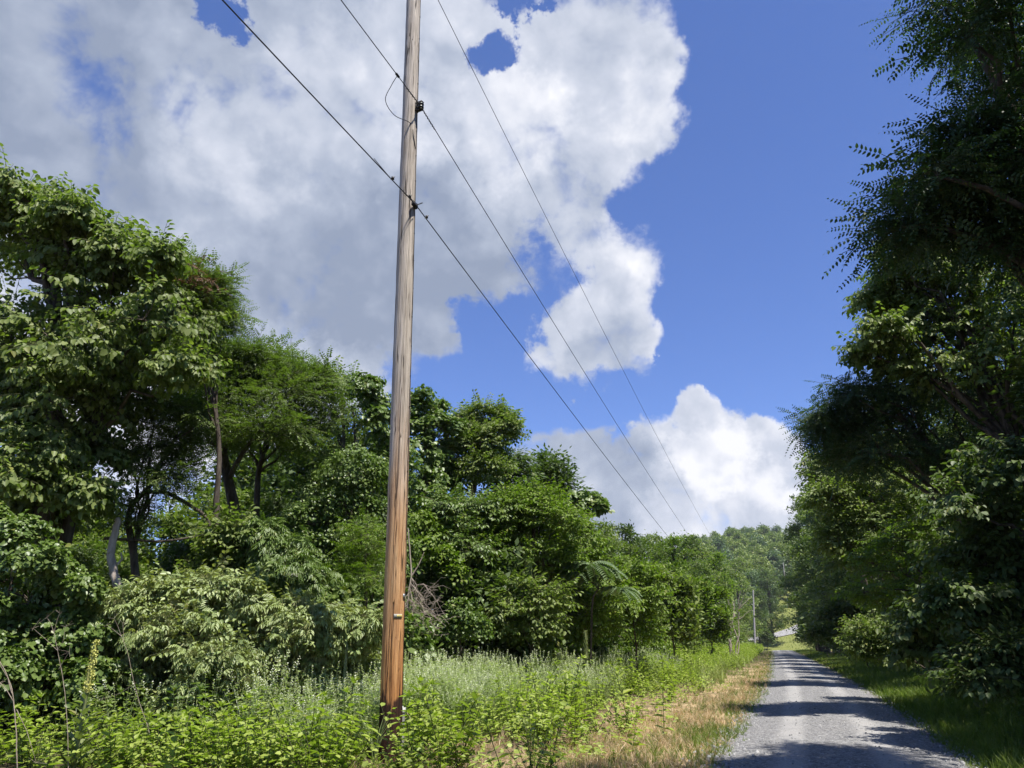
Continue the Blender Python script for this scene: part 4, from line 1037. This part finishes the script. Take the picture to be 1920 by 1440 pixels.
# trees further along the right of the road
GN = "tall trees beside the viewer on the right"
near = [proto_tree('roadside_tree', '', 19.0, 4.8, kd, lf, 140 + i, 9, 14, 1.2, GN, .50, 14) for i, (kd, lf) in enumerate((('broad', 'dark'), ('broad', 'broad')))]
sp = []
for s, t, h, k in ((5.2, 5.2, 19.0, 0), (0.5, 4.2, 19, 1), (-4.5, 5.2, 18, 0), (-11, 6, 17, 1), (4.0, 9.0, 19, 1)):
    x, y = XY(s, t); sp.append((float(x), float(y), h / 19.0, rr.uniform(0, 6.3), k))
spread(near, sp, GN, ["tall dark tree beside the viewer whose crown shades the near road", "tall mid green tree beside the viewer whose crown shades the near road"])
GR = "trees along the right side of the road"
rts = [proto_tree('roadside_tree', '', 14.0, 3.6, kd, lf, 70 + i, 11, 13, sz, GR, .10, 13) for i, (lf, kd, sz) in enumerate((('dark', 'clump', .95), ('broad', 'clump', .95), ('locust', 'clump', .9), ('dark', 'layer', 1.1)))]
sp = []
for s, t, h, k in ((38, 6.2, 13.5, 0), (41.5, 7.6, 12, 1), (50, 4.9, 11, 0), (88, 4.6, 14, 2), (101.5, 4.6, 15, 1), (45, 5.6, 14, 1), (53, 5.8, 15, 2), (62, 5.0, 15.5, 0), (72, 4.8, 15, 3), (83, 4.6, 16, 1), (95, 4.4, 18, 0), (108, 4.0, 20.5, 0), (120, 3.8, 19, 2), (133, 3.8, 17, 1), (146, 4.6, 16, 3), (158, 4.8, 15, 1), (170, 5.2, 14, 0), (184, 5.8, 12, 1), (200, 7.5, 11, 2),
                   (12.5, 9.4, 16.5, 0), (17.5, 9.0, 16.0, 3), (23, 9.4, 15.5, 0), (30, 9, 15, 1), (37, 10, 15, 0), (46, 10.5, 16, 3), (56, 10, 16, 0), (68, 10, 17, 1), (82, 9.5, 17, 0), (98, 9, 18, 3), (118, 8.5, 20, 0), (140, 8, 19, 1), (8, 12, 14, 0), (15, 15, 15, 1), (22, 16, 16, 3), (32, 16, 16, 0), (43, 17, 17, 1), (58, 17, 17, 0), (4, 9.0, 13, 3), (75, 17, 18, 0), (26, 22, 17, 0), (40, 24, 17, 3), (15, 22, 16, 0), (60, 25, 18, 0)):
    x, y = XY(s, t + bend(s) * .5); sp.append((float(x), float(y), h / 14.0, rr.uniform(0, 6.3), k))
spread(rts, sp, GR, ["dark shaded tree in the wood along the right of the road", "mid green tree in the wood along the right of the road", "fresh green tree in the wood along the right of the road", "dark layered tree in the wood along the right of the road"])
# understorey shrubs on the right
for i, (px, Y, bt, lst, kd, lf, lab) in enumerate((
        (1640, 24, 4.4, [(1620, 1190, 22), (1650, 1185, 26), (1680, 1195, 24), (1605, 1212, 16), (1640, 1220, 24), (1670, 1225, 20)], 'broad_small', 'broad', "sunlit pale green bush leaning out over the right verge"),
        (1760, 18, 6.0, [(1720, 1180, 30), (1765, 1170, 34), (1740, 1220, 30), (1800, 1190, 34)], 'broad', 'dark', "dark spreading shrub under the right hand trees"),
        (1870, 13, 5.6, [(1840, 1240, 40), (1890, 1230, 45), (1930, 1260, 45), (1870, 1290, 40), (1820, 1275, 30)], 'broad_small', 'dark', "shaded broad leaved shrub at the right edge above the verge"),
        (1560, 48, 3.9, [(1545, 1160, 24), (1575, 1150, 26), (1560, 1195, 22), (1590, 1190, 24), (1530, 1195, 16), (1610, 1150, 22)], 'clump', 'dark', "dark low shrub beside the straight stretch of road, right side"),
        (1525, 85, 2.8, [(1515, 1170, 16), (1530, 1150, 18), (1520, 1195, 12), (1540, 1180, 16), (1506, 1192, 9)], 'clump', 'broad', "shrub closing in on the road where it dips, right side"))):
    lob = lobes_px(Y, lst, .4, 90 + i); s = float(SD(*lob[0][0][:2])[0])
    tree('understorey_shrub', lab, 'shrub', XY(s, bt), lob, kd, lf, 90 + i, .04, None, ncl=11, k=9, size=.95, cr=.45, part='stems')
xb, yb = XY(176, -6.2); lob = lobes_px(yb, [(1436, 1188, 6), (1442, 1195, 7), (1447, 1203, 6), (1432, 1198, 7)], .5, 99)
tree('roadside_shrub', "small dark bush where the road drops from sight beyond the far pole", 'shrub', (xb, yb), lob, 'clump', 'dark', 99, .05, None, ncl=10, k=8, size=1.1, part='stems')

# ------------------------------------------------------------------ wooded hill: every tree its own object
GH = "trees on the distant hill"
hills = []
for i, lf in enumerate(('hill', 'hill_blue', 'hill', 'far')):
    r_ = np.random.default_rng(110 + i); g = Geo(); fill_crown(g, egg(14, 4.6, r_, 9, .12), 'clump_hill', r_, 10, 7, 1.0 if i < 3 else .85, .3, .45); hills.append(g.mesh('hill_tree', [M[lf], M['twig']]))
HL = ["rounded mid green tree in the wood covering the distant hill", "blue green tree in the wood covering the distant hill", "yellowish green tree in the wood covering the distant hill", "dark green tree in the wood covering the distant hill"]
cnt = 0; pts = []
for _ in range(9000):
    s = rr.uniform(215, 640) ; t = rr.uniform(-130, 110)
    x, y = XY(s, t); 
    if y < 5: continue
    z = gz(x, y); d = np.array((x, y, z + 10 - EYE)); zc = d[1] * CT + d[2] * ST; px = 960 + F * d[0] / zc
    az = math.degrees(math.atan2(x, y))
    if not 1285 < px < 1560: continue
    gap = (s < 300 and -9 < t < 12) or (s < 350 and -5 < t < 3.5) or (s < 262 and -20 < t < 8)
    if gap: continue
    if any((x - q[0]) ** 2 + (y - q[1]) ** 2 < (4.6 + s * .008) ** 2 for q in pts): continue
    pts.append((x, y, s)); k = int(rr.integers(0, 4)); k = 1 if s < 330 and rr.uniform() < .55 else k
    o = link('hill_tree', hills[k], None, (x, y, z - .6)); sc = rr.uniform(.75, 1.15); o.scale = (sc, sc, sc * rr.uniform(.9, 1.15)); o.rotation_euler = (0, 0, rr.uniform(0, 6.3))
    tag(o, HL[k], 'tree', GH); cnt += 1
    if cnt >= 290: break
print('hill trees', cnt)

# small outbuilding glimpsed beyond the dip
def shed():
    x, y = XY(300, .6); z = gz(x, y); o = thing('small_shed', "small dark shed with white corner trim half hidden beside the lane beyond the dip", "shed", (x, y, z), None, -AZ); g = Geo()
    mw = plain_mat("dark red boards", (.05, .018, .014), (.10, .04, .03), 6, .8, (6, 6, .4)); mt = plain_mat("white trim paint", (.62, .62, .60), (.78, .78, .76), 9, .6); mr = plain_mat("pale metal roof", (.40, .39, .38), (.52, .50, .48), 4, .5)
    w, d, h = 2.6, 2.0, 3.0
    g.box((0, 0, h / 2 - .3), (w, d, h / 2 + .3)); g.tri([(-w, -d, h), (w, -d, h), (0, -d, h + 1.3), (-w, d, h), (w, d, h), (0, d, h + 1.3)], [(0, 1, 2), (4, 3, 5)]); g.build('wall', mw, o)
    g = Geo()
    for sx in (-1, 1): g.box((sx * w * .55, 0, h + .68), (w * .63, d + .35, .05), np.array(((math.cos(.46), 0, sx * math.sin(.46)), (0, 1, 0), (-sx * math.sin(.46), 0, math.cos(.46)))))
    g.build('roof', mr, o)
    for sx in (-1, 1): g = Geo(); g.box((sx * (w + .01), -d - .01, h / 2), (.12, .12, h / 2)); g.build('corner_trim', mt, o)
    g = Geo(); g.box((.6, -d - .03, 1.05), (.5, .05, 1.05)); g.build('door', mt, o)


shed()

# ------------------------------------------------------------------ weeds and grasses
def T_weed(h=.75, n=9, ll=.13, lw=.055):
    """Upright leafy weed: opposite pairs of broad leaves up one stem (x is up)."""
    P = [stick((0, 0, 0), (h * .97, U(-.05, .05), U(-.05, .05)), .007)]
    for i in range(n):
        x = h * (.12 + .86 * i / (n - 1)); a = i * 1.4 + U(-.3, .3); k = (1.0 - .45 * (i / n) ** 2) * U(.8, 1.15)
        for q in (0, math.pi):
            c, s = math.cos(a + q), math.sin(a + q); P.append(leaf6((x, 0, 0), (U(.1, .6), c, s), (1, -.5 * c, -.5 * s), ll * k, lw * k, .12, U(.1, .4)))
    for q in range(4): P.append(leaf6((h * .97, 0, 0), (1, math.cos(q * 1.6) * .6, math.sin(q * 1.6) * .6), (.3, -math.cos(q * 1.6), -math.sin(q * 1.6)), ll * .5, lw * .5))
    return merge(P)


def T_branchy(h=.8):
    P = []
    for b in range(4):
        a = b * 1.7 + U(-.4, .4); x0 = h * U(.0, .3); e = np.array((h * U(.75, 1), math.cos(a) * h * .3, math.sin(a) * h * .3)); s0 = np.array((x0, 0, 0)); P.append(stick(s0, e, .005))
        for i in range(9):
            p = s0 + (e - s0) * (i + 1) / 9; aa = U(0, 6.3); P.append(leaf6(p, (U(0, .6), math.cos(aa), math.sin(aa)), (1, U(-.4, .4), U(-.4, .4)), .10 * U(.6, 1.2), .055 * U(.7, 1.2), .1, .2))
    return merge(P)


def T_spike(h=1.25):
    """Pale weed: thin branching stems with small leaves and whitish flower spikes."""
    P = []
    for b in range(5):
        a = b * 1.26 + U(-.4, .4); x0 = h * U(.15, .55) if b else 0; top = h * U(.78, 1.0); sp = h * .16 * (b > 0)
        s0 = np.array((x0, 0, 0)); e = np.array((top, math.cos(a) * sp, math.sin(a) * sp)); P.append(stick(s0, e, .004, 0))
        for i in range(11 if b == 0 else 6):
            p = s0 + (e - s0) * (i + .5) / (12 if b == 0 else 7); aa = i * 1.6 + U(-.4, .4)
            for q in (0, math.pi): P.append(leaf4(p, (U(-.1, .5), math.cos(aa + q), math.sin(aa + q)), (1, U(-.3, .3), U(-.3, .3)), .065 * U(.7, 1.2), .028, .1))
        for i in range(8):
            p = e - (e - s0) / np.linalg.norm(e - s0) * .016 * i; aa = i * 2.4
            v, q = leaf4(p, (.5, math.cos(aa), math.sin(aa)), (1, 0, .2), .024, .024, .2); P.append((v, q, np.ones(len(q), int)))
    return merge(P)


def T_tuft(h=.34, n=9, w=.011, lean=.5):
    P = []
    for i in range(n):
        a = U(0, 6.3); hh = h * U(.55, 1.1); c, s = math.cos(a), math.sin(a); l = lean * U(.2, 1.2); b = np.array((0, c * .05 * U(0, 1), s * .05 * U(0, 1)))
        sd = np.array((0, -s, c)) * w * .5; m1 = b + np.array((hh * .6, c * l * hh * .3, s * l * hh * .3)); m2 = b + np.array((hh * (1 - .25 * l), c * l * hh, s * l * hh))
        P.append((np.array([b - sd, b + sd, m1 + sd * .8, m1 - sd * .8, m2 + sd * .15, m2 - sd * .15]), np.array([(0, 1, 2, 3), (3, 2, 4, 5)])))
    return merge(P)


WEED = [T_weed(U(.6, .85), 8, .165, .075) for _ in range(4)]; BRAN = [T_branchy(U(.6, .9)) for _ in range(4)]; SPIKE = [T_spike(U(1.1, 1.35)) for _ in range(5)]
GRASS = [T_tuft() for _ in range(5)]; TALL = [T_tuft(.95, 12, .016, .45) for _ in range(3)]
MAT_ = [T_tuft(.30, 11, .010, 1.3) for _ in range(5)]
CREEP = [T_vine(5, .075, .05, .16) for _ in range(4)]


def scatter(n, s0, s1, t0, t1, seed, pw=1.0, follow=True):
    r_ = np.random.default_rng(seed); u = r_.uniform(size=n); s = s0 * (s1 / s0) ** (u ** pw); t = r_.uniform(t0, t1, n)
    if follow: t = t + bend(s) - .41
    return s, t, r_


def clumps(s, t, sc, seed):
    """Smooth 0..1 field used to gather plants into patches."""
    r_ = np.random.default_rng(seed); v = np.zeros_like(s)
    for k in range(7):
        a = r_.uniform(0, 6.3); f = sc * r_.uniform(.6, 1.8); v += np.sin(s * math.cos(a) * f + t * math.sin(a) * f + r_.uniform(0, 6.3))
    return np.clip(.5 + v / 5, 0, 1)


def plant(name, label, tpls, mats, s, t, r_, size, tilt=.15, zoff=-.02, grow=None):
    x, y = XY(s, t); keep = y > 4; s, t, x, y = s[keep], t[keep], x[keep], y[keep]; N = len(s)
    z = zst(s, t) + zoff; sz = (size[keep] if isinstance(size, np.ndarray) else size) * r_.uniform(.75, 1.2, N)
    foot = np.hypot((x + 1.78) / .34, (y - 11.6) / 1.5) < 1; sz = np.where(foot, np.minimum(sz, .28), sz)       # only low growth round the pole foot
    d = np.stack([r_.normal(size=N) * tilt, r_.normal(size=N) * tilt, np.ones(N)], 1); a = r_.uniform(0, 6.3, N)
    R = frames(d, np.stack([np.cos(a), np.sin(a), np.zeros(N)], 1)); w = r_.integers(0, len(tpls), N); g = Geo(); p = np.stack([x, y, z], 1)
    for j in range(len(tpls)): b = w == j; g.inst(tpls[j], p[b], R[b], sz[b])
    return tag(g.build(name, mats), label, 'plants', None, 'stuff')


# pale spiked weeds: the silvery field behind the pole
s, t, r_ = scatter(4600, 9.5, 42, -9.6, -4.6, 201); front = -5.2 - .5 * np.sin(s * .5) - np.where(s < 13.5, 1.2, 0); px_ = 960 + F * XY(s, t)[0] / np.maximum(1, XY(s, t)[1] * CT); k = (t < front) & (r_.uniform(size=len(s)) < (.25 + .75 * clumps(s, t, 1.2, 3)) * np.interp(px_, [420, 600], [.28, 1])); s, t = s[k], t[k]
plant('pale_weeds', "silvery pale weeds with whitish flower spikes filling the field behind the pole", SPIKE, [M['palew'], M['spike']], s, t, r_, np.interp(t, [-9.5, -6.5, -5], [1.12, 1.0, .72]) * np.interp(s, [9, 14, 20], [.85, .95, 1.05]), .12)
# mixed taller leafy growth on the far left of the field
s, t, r_ = scatter(1500, 9.5, 17, -14, -6.5, 212); px_ = 960 + F * XY(s, t)[0] / np.maximum(1, XY(s, t)[1] * CT); k = (px_ < 600) & (clumps(s, t, 1.3, 44) > .3) & (XY(s, t)[1] > 10.5); s, t = s[k], t[k]
plant('leafy_weeds', "mixed leafy weeds in front of the elder bush at lower left", BRAN + WEED + SPIKE[:3], [M['weed2'], M['spike']], s, t, r_, .95 * r_.uniform(.6, 1.3, len(s)), .3)
# mixed green weeds, tall, along the field and far edge
s, t, r_ = scatter(5200, 16, 170, -9.4, -3.0, 202, .9); w_ = np.interp(s, [16, 30, 60, 120], [-5.4, -4.6, -3.2, -2.2]) + .5 * np.sin(s * .8); k = (t - (bend(s) - .41) < w_) & (r_.uniform(size=len(s)) < np.interp(s, [16, 30, 45], [.35, .6, 1])); s, t = s[k], t[k]
e_ = (t - (bend(s) - .41)); plant('green_weeds', "tall mixed green weeds along the field edge beside the road", BRAN + WEED, [M['weed'], M['twig']], s, t, r_, np.interp(w_[k] - e_, [0, 1.5, 5], [.8, 1.2, 1.65]) * np.interp(s, [16, 40, 90], [.95, 1.05, 1.15]), .15)
# low leafy weeds in front of and round the pole
s, t, r_ = scatter(3400, 8.5, 34, -13, -3.0, 203, 1.2); c_ = clumps(s, t, 1.5, 8); k = np.where(t < -5.6, r_.uniform(size=len(s)) < .25 + .7 * c_, c_ > np.interp(t, [-5.6, -4.4, -3], [.50, .66, .74])) & (t < -3.1 - .4 * np.sin(s)); s, t = s[k], t[k]
plant('leafy_weeds', "low bright leafy weeds in patches round the foot of the pole", WEED + BRAN, [M['weed'], M['twig']], s, t, r_, np.interp(t, [-12, -7, -5, -4], [.72, .85, 1.0, .85]) * r_.uniform(.4, 1.5, len(t)), .25)
# creepers on the ground
s, t, r_ = scatter(2400, 8.5, 60, -9, -2.6, 204, 1.1); k = clumps(s, t, 1.7, 9) > np.interp(t, [-9, -5, -2.6], [.3, .45, .66]); s, t = s[k], t[k]
x, y = XY(s, t); N = len(s); g = Geo(); w = r_.integers(0, 4, N); p = np.stack([x, y, r_.uniform(.04, .22, N)], 1); a = r_.uniform(0, 6.3, N); R = frames(np.stack([np.cos(a), np.sin(a), np.zeros(N)], 1), np.stack([r_.normal(size=N) * .3, r_.normal(size=N) * .3 - .2, np.ones(N)], 1))
for j in range(4): b = w == j; g.inst(CREEP[j], p[b], R[b], r_.uniform(.7, 1.3, N)[b])
tag(g.build('ground_creeper', [M['weed'], M['twig']]), "low creeping vine leaves over the dry grass near the pole", 'plants', None, 'stuff')
# tall loose grass through the weeds
s, t, r_ = scatter(3000, 8.5, 75, -13, -2.6, 211, 1.1); e_ = t - (bend(s) - .41); k = (clumps(s, t, .9, 21) > .45) & (e_ < np.interp(s, [9, 22, 34], [-5.6, -4.8, -3.2]) - .5 * np.sin(s * .7)); s, t = s[k], t[k]
plant('tall_grass', "tall loose pale green grass growing through the weeds left of the road", TALL, [M['tallgrass']], s, t, r_, np.interp(s, [8, 14, 24], [.5, .7, 1.0]) * r_.uniform(.6, 1.2, len(s)), .3)
# dry straw grass
s, t, r_ = scatter(19000, 8.5, 120, -7.4, -1.25, 205, 1.15); e_ = t - (bend(s) - .41); k = (e_ > np.interp(s, [8, 14, 20, 40, 80], [-7.0, -6.4, -5.0, -2.7, -1.9]) + .6 * np.sin(s * 1.3)) & (r_.uniform(size=len(s)) < .12 + 1.15 * clumps(s, t, 1.6, 33)) & (r_.uniform(size=len(s)) < np.interp(e_, [-2.0, -1.3], [1, .55])); s, t = s[k], t[k]
plant('dry_grass', "straw coloured dry grass along the left edge of the road", GRASS + MAT_, [M['straw']], s, t, r_, .58 * r_.uniform(.6, 1.3, len(s)), .6, -.03)
s, t, r_ = scatter(10500, 8.5, 150, -3.8, -1.08, 206, 1.1); e_ = t - (bend(s) - .41); c_ = clumps(s, t, 1.1, 14); k = (r_.uniform(size=len(s)) < np.interp(e_, [-3.4, -1.9, -1.35, -1.08], [.35, .6, .9, .25]) * (.4 + .9 * c_)); s, t = s[k], t[k]
plant('verge_grass', "short green grass at the left edge of the road", GRASS, [M['grass']], s, t, r_, .55, .45, -.03)
# loose stones pushed to the road edges and down the middle
r_ = np.random.default_rng(400); n_ = 5200; s = 9 * (70 / 9) ** r_.uniform(size=n_); e_ = np.where(r_.uniform(size=n_) < .4, r_.normal(-1.32, .16, n_), np.where(r_.uniform(size=n_) < .65, r_.normal(2.12, .16, n_), r_.uniform(-1.2, 2.0, n_))); t = e_ + bend(s) - .41
x, y = XY(s, t); u_ = np.clip(1 - (np.abs(e_ - .41) / 1.75) ** 2, 0, 1); p = np.stack([x, y, .02 + .06 * u_], 1)
ov = np.array([(1, 0, 0), (0, 1, 0), (-1, 0, 0), (0, -1, 0), (.1, .1, .8), (0, 0, -.6)]); g = Geo()
oq = np.array([(0, 1, 4, 4), (1, 2, 4, 4), (2, 3, 4, 4), (3, 0, 4, 4)]); R = frames(r_.normal(size=(n_, 3)) * (1, 1, .2), np.tile((0, 0, 1.), (n_, 1)) + r_.normal(size=(n_, 3)) * .3); sz = r_.uniform(.008, .024, n_) * np.where(r_.uniform(size=n_) < .06, 1.8, 1)
bq = np.array([(.8, .5, -.5), (-.6, .7, -.5), (-.8, -.5, -.5), (.6, -.7, -.5), (.5, .35, .6), (-.4, .45, .5), (-.5, -.3, .6), (.4, -.5, .45)])
g.inst((bq, np.array([(0, 1, 5, 4), (1, 2, 6, 5), (2, 3, 7, 6), (3, 0, 4, 7), (4, 5, 6, 7)])), p, R, sz)
tag(g.build('loose_stones', plain_mat("grey limestone", (.13, .13, .13), (.38, .375, .365), 3, .9, bump=0)), "loose grey stones scattered over the gravel road", 'stones', None, 'stuff')
# right verge
s, t, r_ = scatter(13000, 9, 165, 1.9, 5.6, 207, 1.0); e_ = t - (bend(s) - .41); k = r_.uniform(size=len(s)) < np.interp(e_, [1.9, 2.2], [.15, 1]); s, t, e_ = s[k], t[k], e_[k]
plant('verge_grass', "green grass along the shaded right verge of the road", GRASS, [M['grass']], s, t, r_, np.interp(e_, [2.1, 2.6, 4.5], [.45, .85, 1.3]), .35, -.03)
s, t, r_ = scatter(2600, 9, 110, 2.9, 8.5, 208, 1.0); e_ = t - (bend(s) - .41); k = r_.uniform(size=len(s)) < np.interp(e_, [2.9, 4.0, 6, 8.5], [.30, .8, .9, .5]); s, t, e_ = s[k], t[k], e_[k]
plant('undergrowth', "low leafy undergrowth along the foot of the right hand trees", BRAN + WEED, [M['vine'], M['twig']], s, t, r_, np.interp(e_, [3, 4.5, 6, 8], [.32, .6, 1.0, 1.1]) * r_.uniform(.6, 1.3, len(s)), .25)
# undergrowth in the left wood
s, t, r_ = scatter(3600, 10, 150, -22, -8.8, 209, 1.0); plant('undergrowth', "low leafy undergrowth below the left hand trees", BRAN + WEED, [M['vine'], M['twig']], s, t, r_, 1.5, .25)
# bank of grass beyond the dip
s, t, r_ = scatter(3000, 200, 345, -24, 16, 210, 1.0, False); plant('bank_grass', "yellow green grass on the sunlit bank beyond the dip in the road", TALL, [M['grass']], s, t, r_, .8, .3)

# single plants that stand out -----------------------------------------------------------
def upright(tpls, scale, seed, s, t): pass


GW = "leafy weeds in the foreground"
wm = []
for i in range(4):
    g = Geo(); v = T_weed(.85 + .12 * (i % 2), 9, .23, .115); g.inst(v, np.zeros((1, 3)), frames(np.array([(0, 0, 1.)]), np.array([(1., 0, 0)])), np.ones(1)); wm.append(g.mesh('leafy_weed', [M['weed'], M['twig']]))
r_ = np.random.default_rng(300)
for i, (px, Y) in enumerate([(20, 10.2), (70, 11.0), (130, 10.6), (60, 12.0), (250, 10.6), (300, 11.2), (350, 10.4), (420, 10.9), (470, 11.6), (520, 10.6), (560, 11.3), (610, 10.7), (655, 11.2), (650, 12.1), (772, 12.5), (795, 12.2), (385, 12.0), (200, 11.8), (440, 12.6), (590, 12.4),
                             (820, 12.9), (905, 13.6), (985, 13.4), (1010, 14.6), (890, 15.0), (1075, 14.2), (1110, 16.2), (960, 15.6), (1195, 18.0), (1235, 15.0), (1225, 20.0), (1010, 17.0), (1175, 13.0)]):
    x = at(px, 1203, Y)[0]; o = link('leafy_weed', wm[i % 4], None, (x, Y, -.03)); o.rotation_euler = (r_.normal() * .12, r_.normal() * .12, r_.uniform(0, 6.3)); k = r_.uniform(.6, .95); o.scale = (k, k, k)
    tag(o, "bright green leafy weed with broad opposite leaves in the foreground, left of the road", 'weed', GW)


def mullein(label, px, Y, h, r, flower, leaves=True):
    x = at(px, 1203, Y)[0]; o = thing('mullein', label, "mullein", (x, Y, 0)); g = Geo(); b = np.array((x, Y, 0)); g.tube([b, b + (.01, 0, h * .6), b + (.02, 0, h)], [r * .6, r * .55, r * .3], 7); g.build('stem', M['mull'], o, True, b)
    g = Geo(); n = 150; r_ = np.random.default_rng(int(px)); u = r_.uniform(.62, 1.0, n); a = r_.uniform(0, 6.3, n); rr_ = r * (1.15 - .55 * (u - .62) / .38)
    p = b + np.stack([np.cos(a) * rr_ + .02 * u, np.sin(a) * rr_, h * u], 1); d = np.stack([np.cos(a), np.sin(a), np.full(n, .4)], 1)
    g.tube([b + (.012, 0, h * .6), b + (.016, 0, h * .8), b + (.02, 0, h * 1.0)], [r * .9, r * .8, r * .35], 8); g.inst(T_clump(4, .026, .010), p, frames(d, np.tile((0, 0, 1.), (n, 1))), np.full(n, r / .035)); g.build('flower_spike', [flower], o, False, b)
    if leaves:
        g = Geo()
        for i in range(26):
            z = h * (.02 + .6 * (i / 26)); a = i * 2.4; k = 1 - .75 * i / 26; v, q = leaf6((x + math.cos(a) * r * .5, Y + math.sin(a) * r * .5, z), (math.cos(a), math.sin(a), .9), (-math.cos(a), -math.sin(a), .8), .34 * k + .05, .11 * k + .02, .1, .25); g.add(v, q)
        g.build('leaves', M['mull'], o, False, b)


mullein("tall mullein with yellow flower spike and felted leaves in front of the elder bush", 177, 11.0, 1.68, .040, M['yellow'])
mullein("mullein with pale green spike just left of the pole foot", 649, 13.4, 1.62, .032, M['mull'])
mullein("mullein spike, yellowish, rising above the pale weeds by the feather leaved sapling", 1097, 23.6, 1.95, .055, M['mull'], False)


def dry_stalk(label, Y, main, br, r=.009):
    b = at(*main[0], Y); o = thing('dry_stalk', label, "dead plant", tuple(b)); g = Geo(); p, _ = stem_px(Y, main, r, False); r *= .62; g.tube(p, np.linspace(r, r * .55, len(p)), 6); g.build('stem', M['drystalk'], o, True, b); r_ = np.random.default_rng(main[0][0])
    for k, path in enumerate(br):
        g = Geo(); q = np.array([at(*c, Y + .05 * k) for c in path]); g.tube(q, np.linspace(r * .6, r * .3, len(q)), 5); e = q[-1]
        for j in range(5): g.tube([e, e + r_.normal(size=3) * .05 + (0, 0, .04)], [r * .3, r * .2], 4)
        g.build('branch', M['drystalk'], o, False, b)


dry_stalk("tall dry stalk with forked bare head left of the yellow mullein", 10.8, [(128, 1440), (127, 1370), (122, 1300), (114, 1250), (108, 1220), (101, 1185)], [[(108, 1220), (85, 1198), (62, 1178)], [(108, 1219), (118, 1203), (123, 1175)], [(101, 1186), (108, 1160), (112, 1150)], [(101, 1186), (95, 1168), (88, 1158)], [(110, 1255), (122, 1235), (130, 1222)]])
dry_stalk("thick pale dry stalk bending in from the left edge of the picture", 10.2, [(32, 1440), (31, 1380), (27, 1325), (22, 1290), (12, 1262), (-2, 1238)], [[(25, 1315), (12, 1293), (0, 1280)], [(22, 1300), (14, 1270), (2, 1250)], [(31, 1330), (50, 1370), (68, 1430)]], .013)
dry_stalk("slender dry stalk leaning in front of the elder bush, right of the yellow mullein", 11.4, [(290, 1440), (280, 1370), (262, 1320), (250, 1275), (240, 1225), (228, 1193)], [[(228, 1193), (212, 1180), (200, 1172)], [(228, 1193), (220, 1172), (214, 1160)], [(255, 1280), (225, 1300), (195, 1310)], [(232, 1200), (231, 1180), (230, 1168)]], .008)
# yucca-like blades by the pole foot and a pale pipe behind it
b = np.array((*g0(712, 12.0), 0)); o = thing('grass_clump', "clump of long pale grass blades leaning on the left side of the pole foot", "grass", tuple(b)); g = Geo(); r_ = np.random.default_rng(4)
for i in range(16):
    a = r_.uniform(0, 6.3); e = b + np.array((math.cos(a) * .22, math.sin(a) * .18, r_.uniform(.45, .75))); m_ = (b + e) / 2 + (0, 0, .12); g.tube([b, m_, e], [.007, .006, .002], 4)
g.build('blades', M['palew'], o, False, b)
b = np.array((*g0(760, 13.1), 0)); o = thing('marker_stub', "short whitish capped pipe standing behind the foot of the pole", "pipe", tuple(b)); g = Geo(); g.tube([b, b + (0, 0, .62)], [.045, .045], 12); g.build('pipe', plain_mat("pale plastic", (.20, .21, .20), (.36, .36, .35), 10, .6), o, True, b)
g = Geo(); g.tube([b + (0, 0, .60), b + (0, 0, .665), b + (0, 0, .685)], [.056, .056, .03], 12); g.build('cap', plain_mat("cap plastic", (.48, .48, .46), (.60, .60, .58), 10, .4), o, True, b)
g = Geo(); g.tube([b + (.05, -.02, .62), b + (.20, -.05, .42), b + (.26, -.05, .34)], .008, 5); g.build('strap', M['drystalk'], o, True, b)

# ------------------------------------------------------------------ summer air
g = Geo(); g.box((0, 0, 50), (1900, 1900, 62)); hz = bpy.data.materials.new("thin summer haze"); hz.use_nodes = True; a = NT(hz.node_tree)
pv = a.n('ShaderNodeVolumePrincipled'); pv.inputs['Color'].default_value = (.90, .94, 1.0, 1); pv.inputs['Density'].default_value = .00015; pv.inputs['Anisotropy'].default_value = .2
o = a.n('ShaderNodeOutputMaterial'); a.l(pv.outputs[0], o.inputs['Volume'])
tag(g.build('haze', hz), kind='stuff')
print('done')
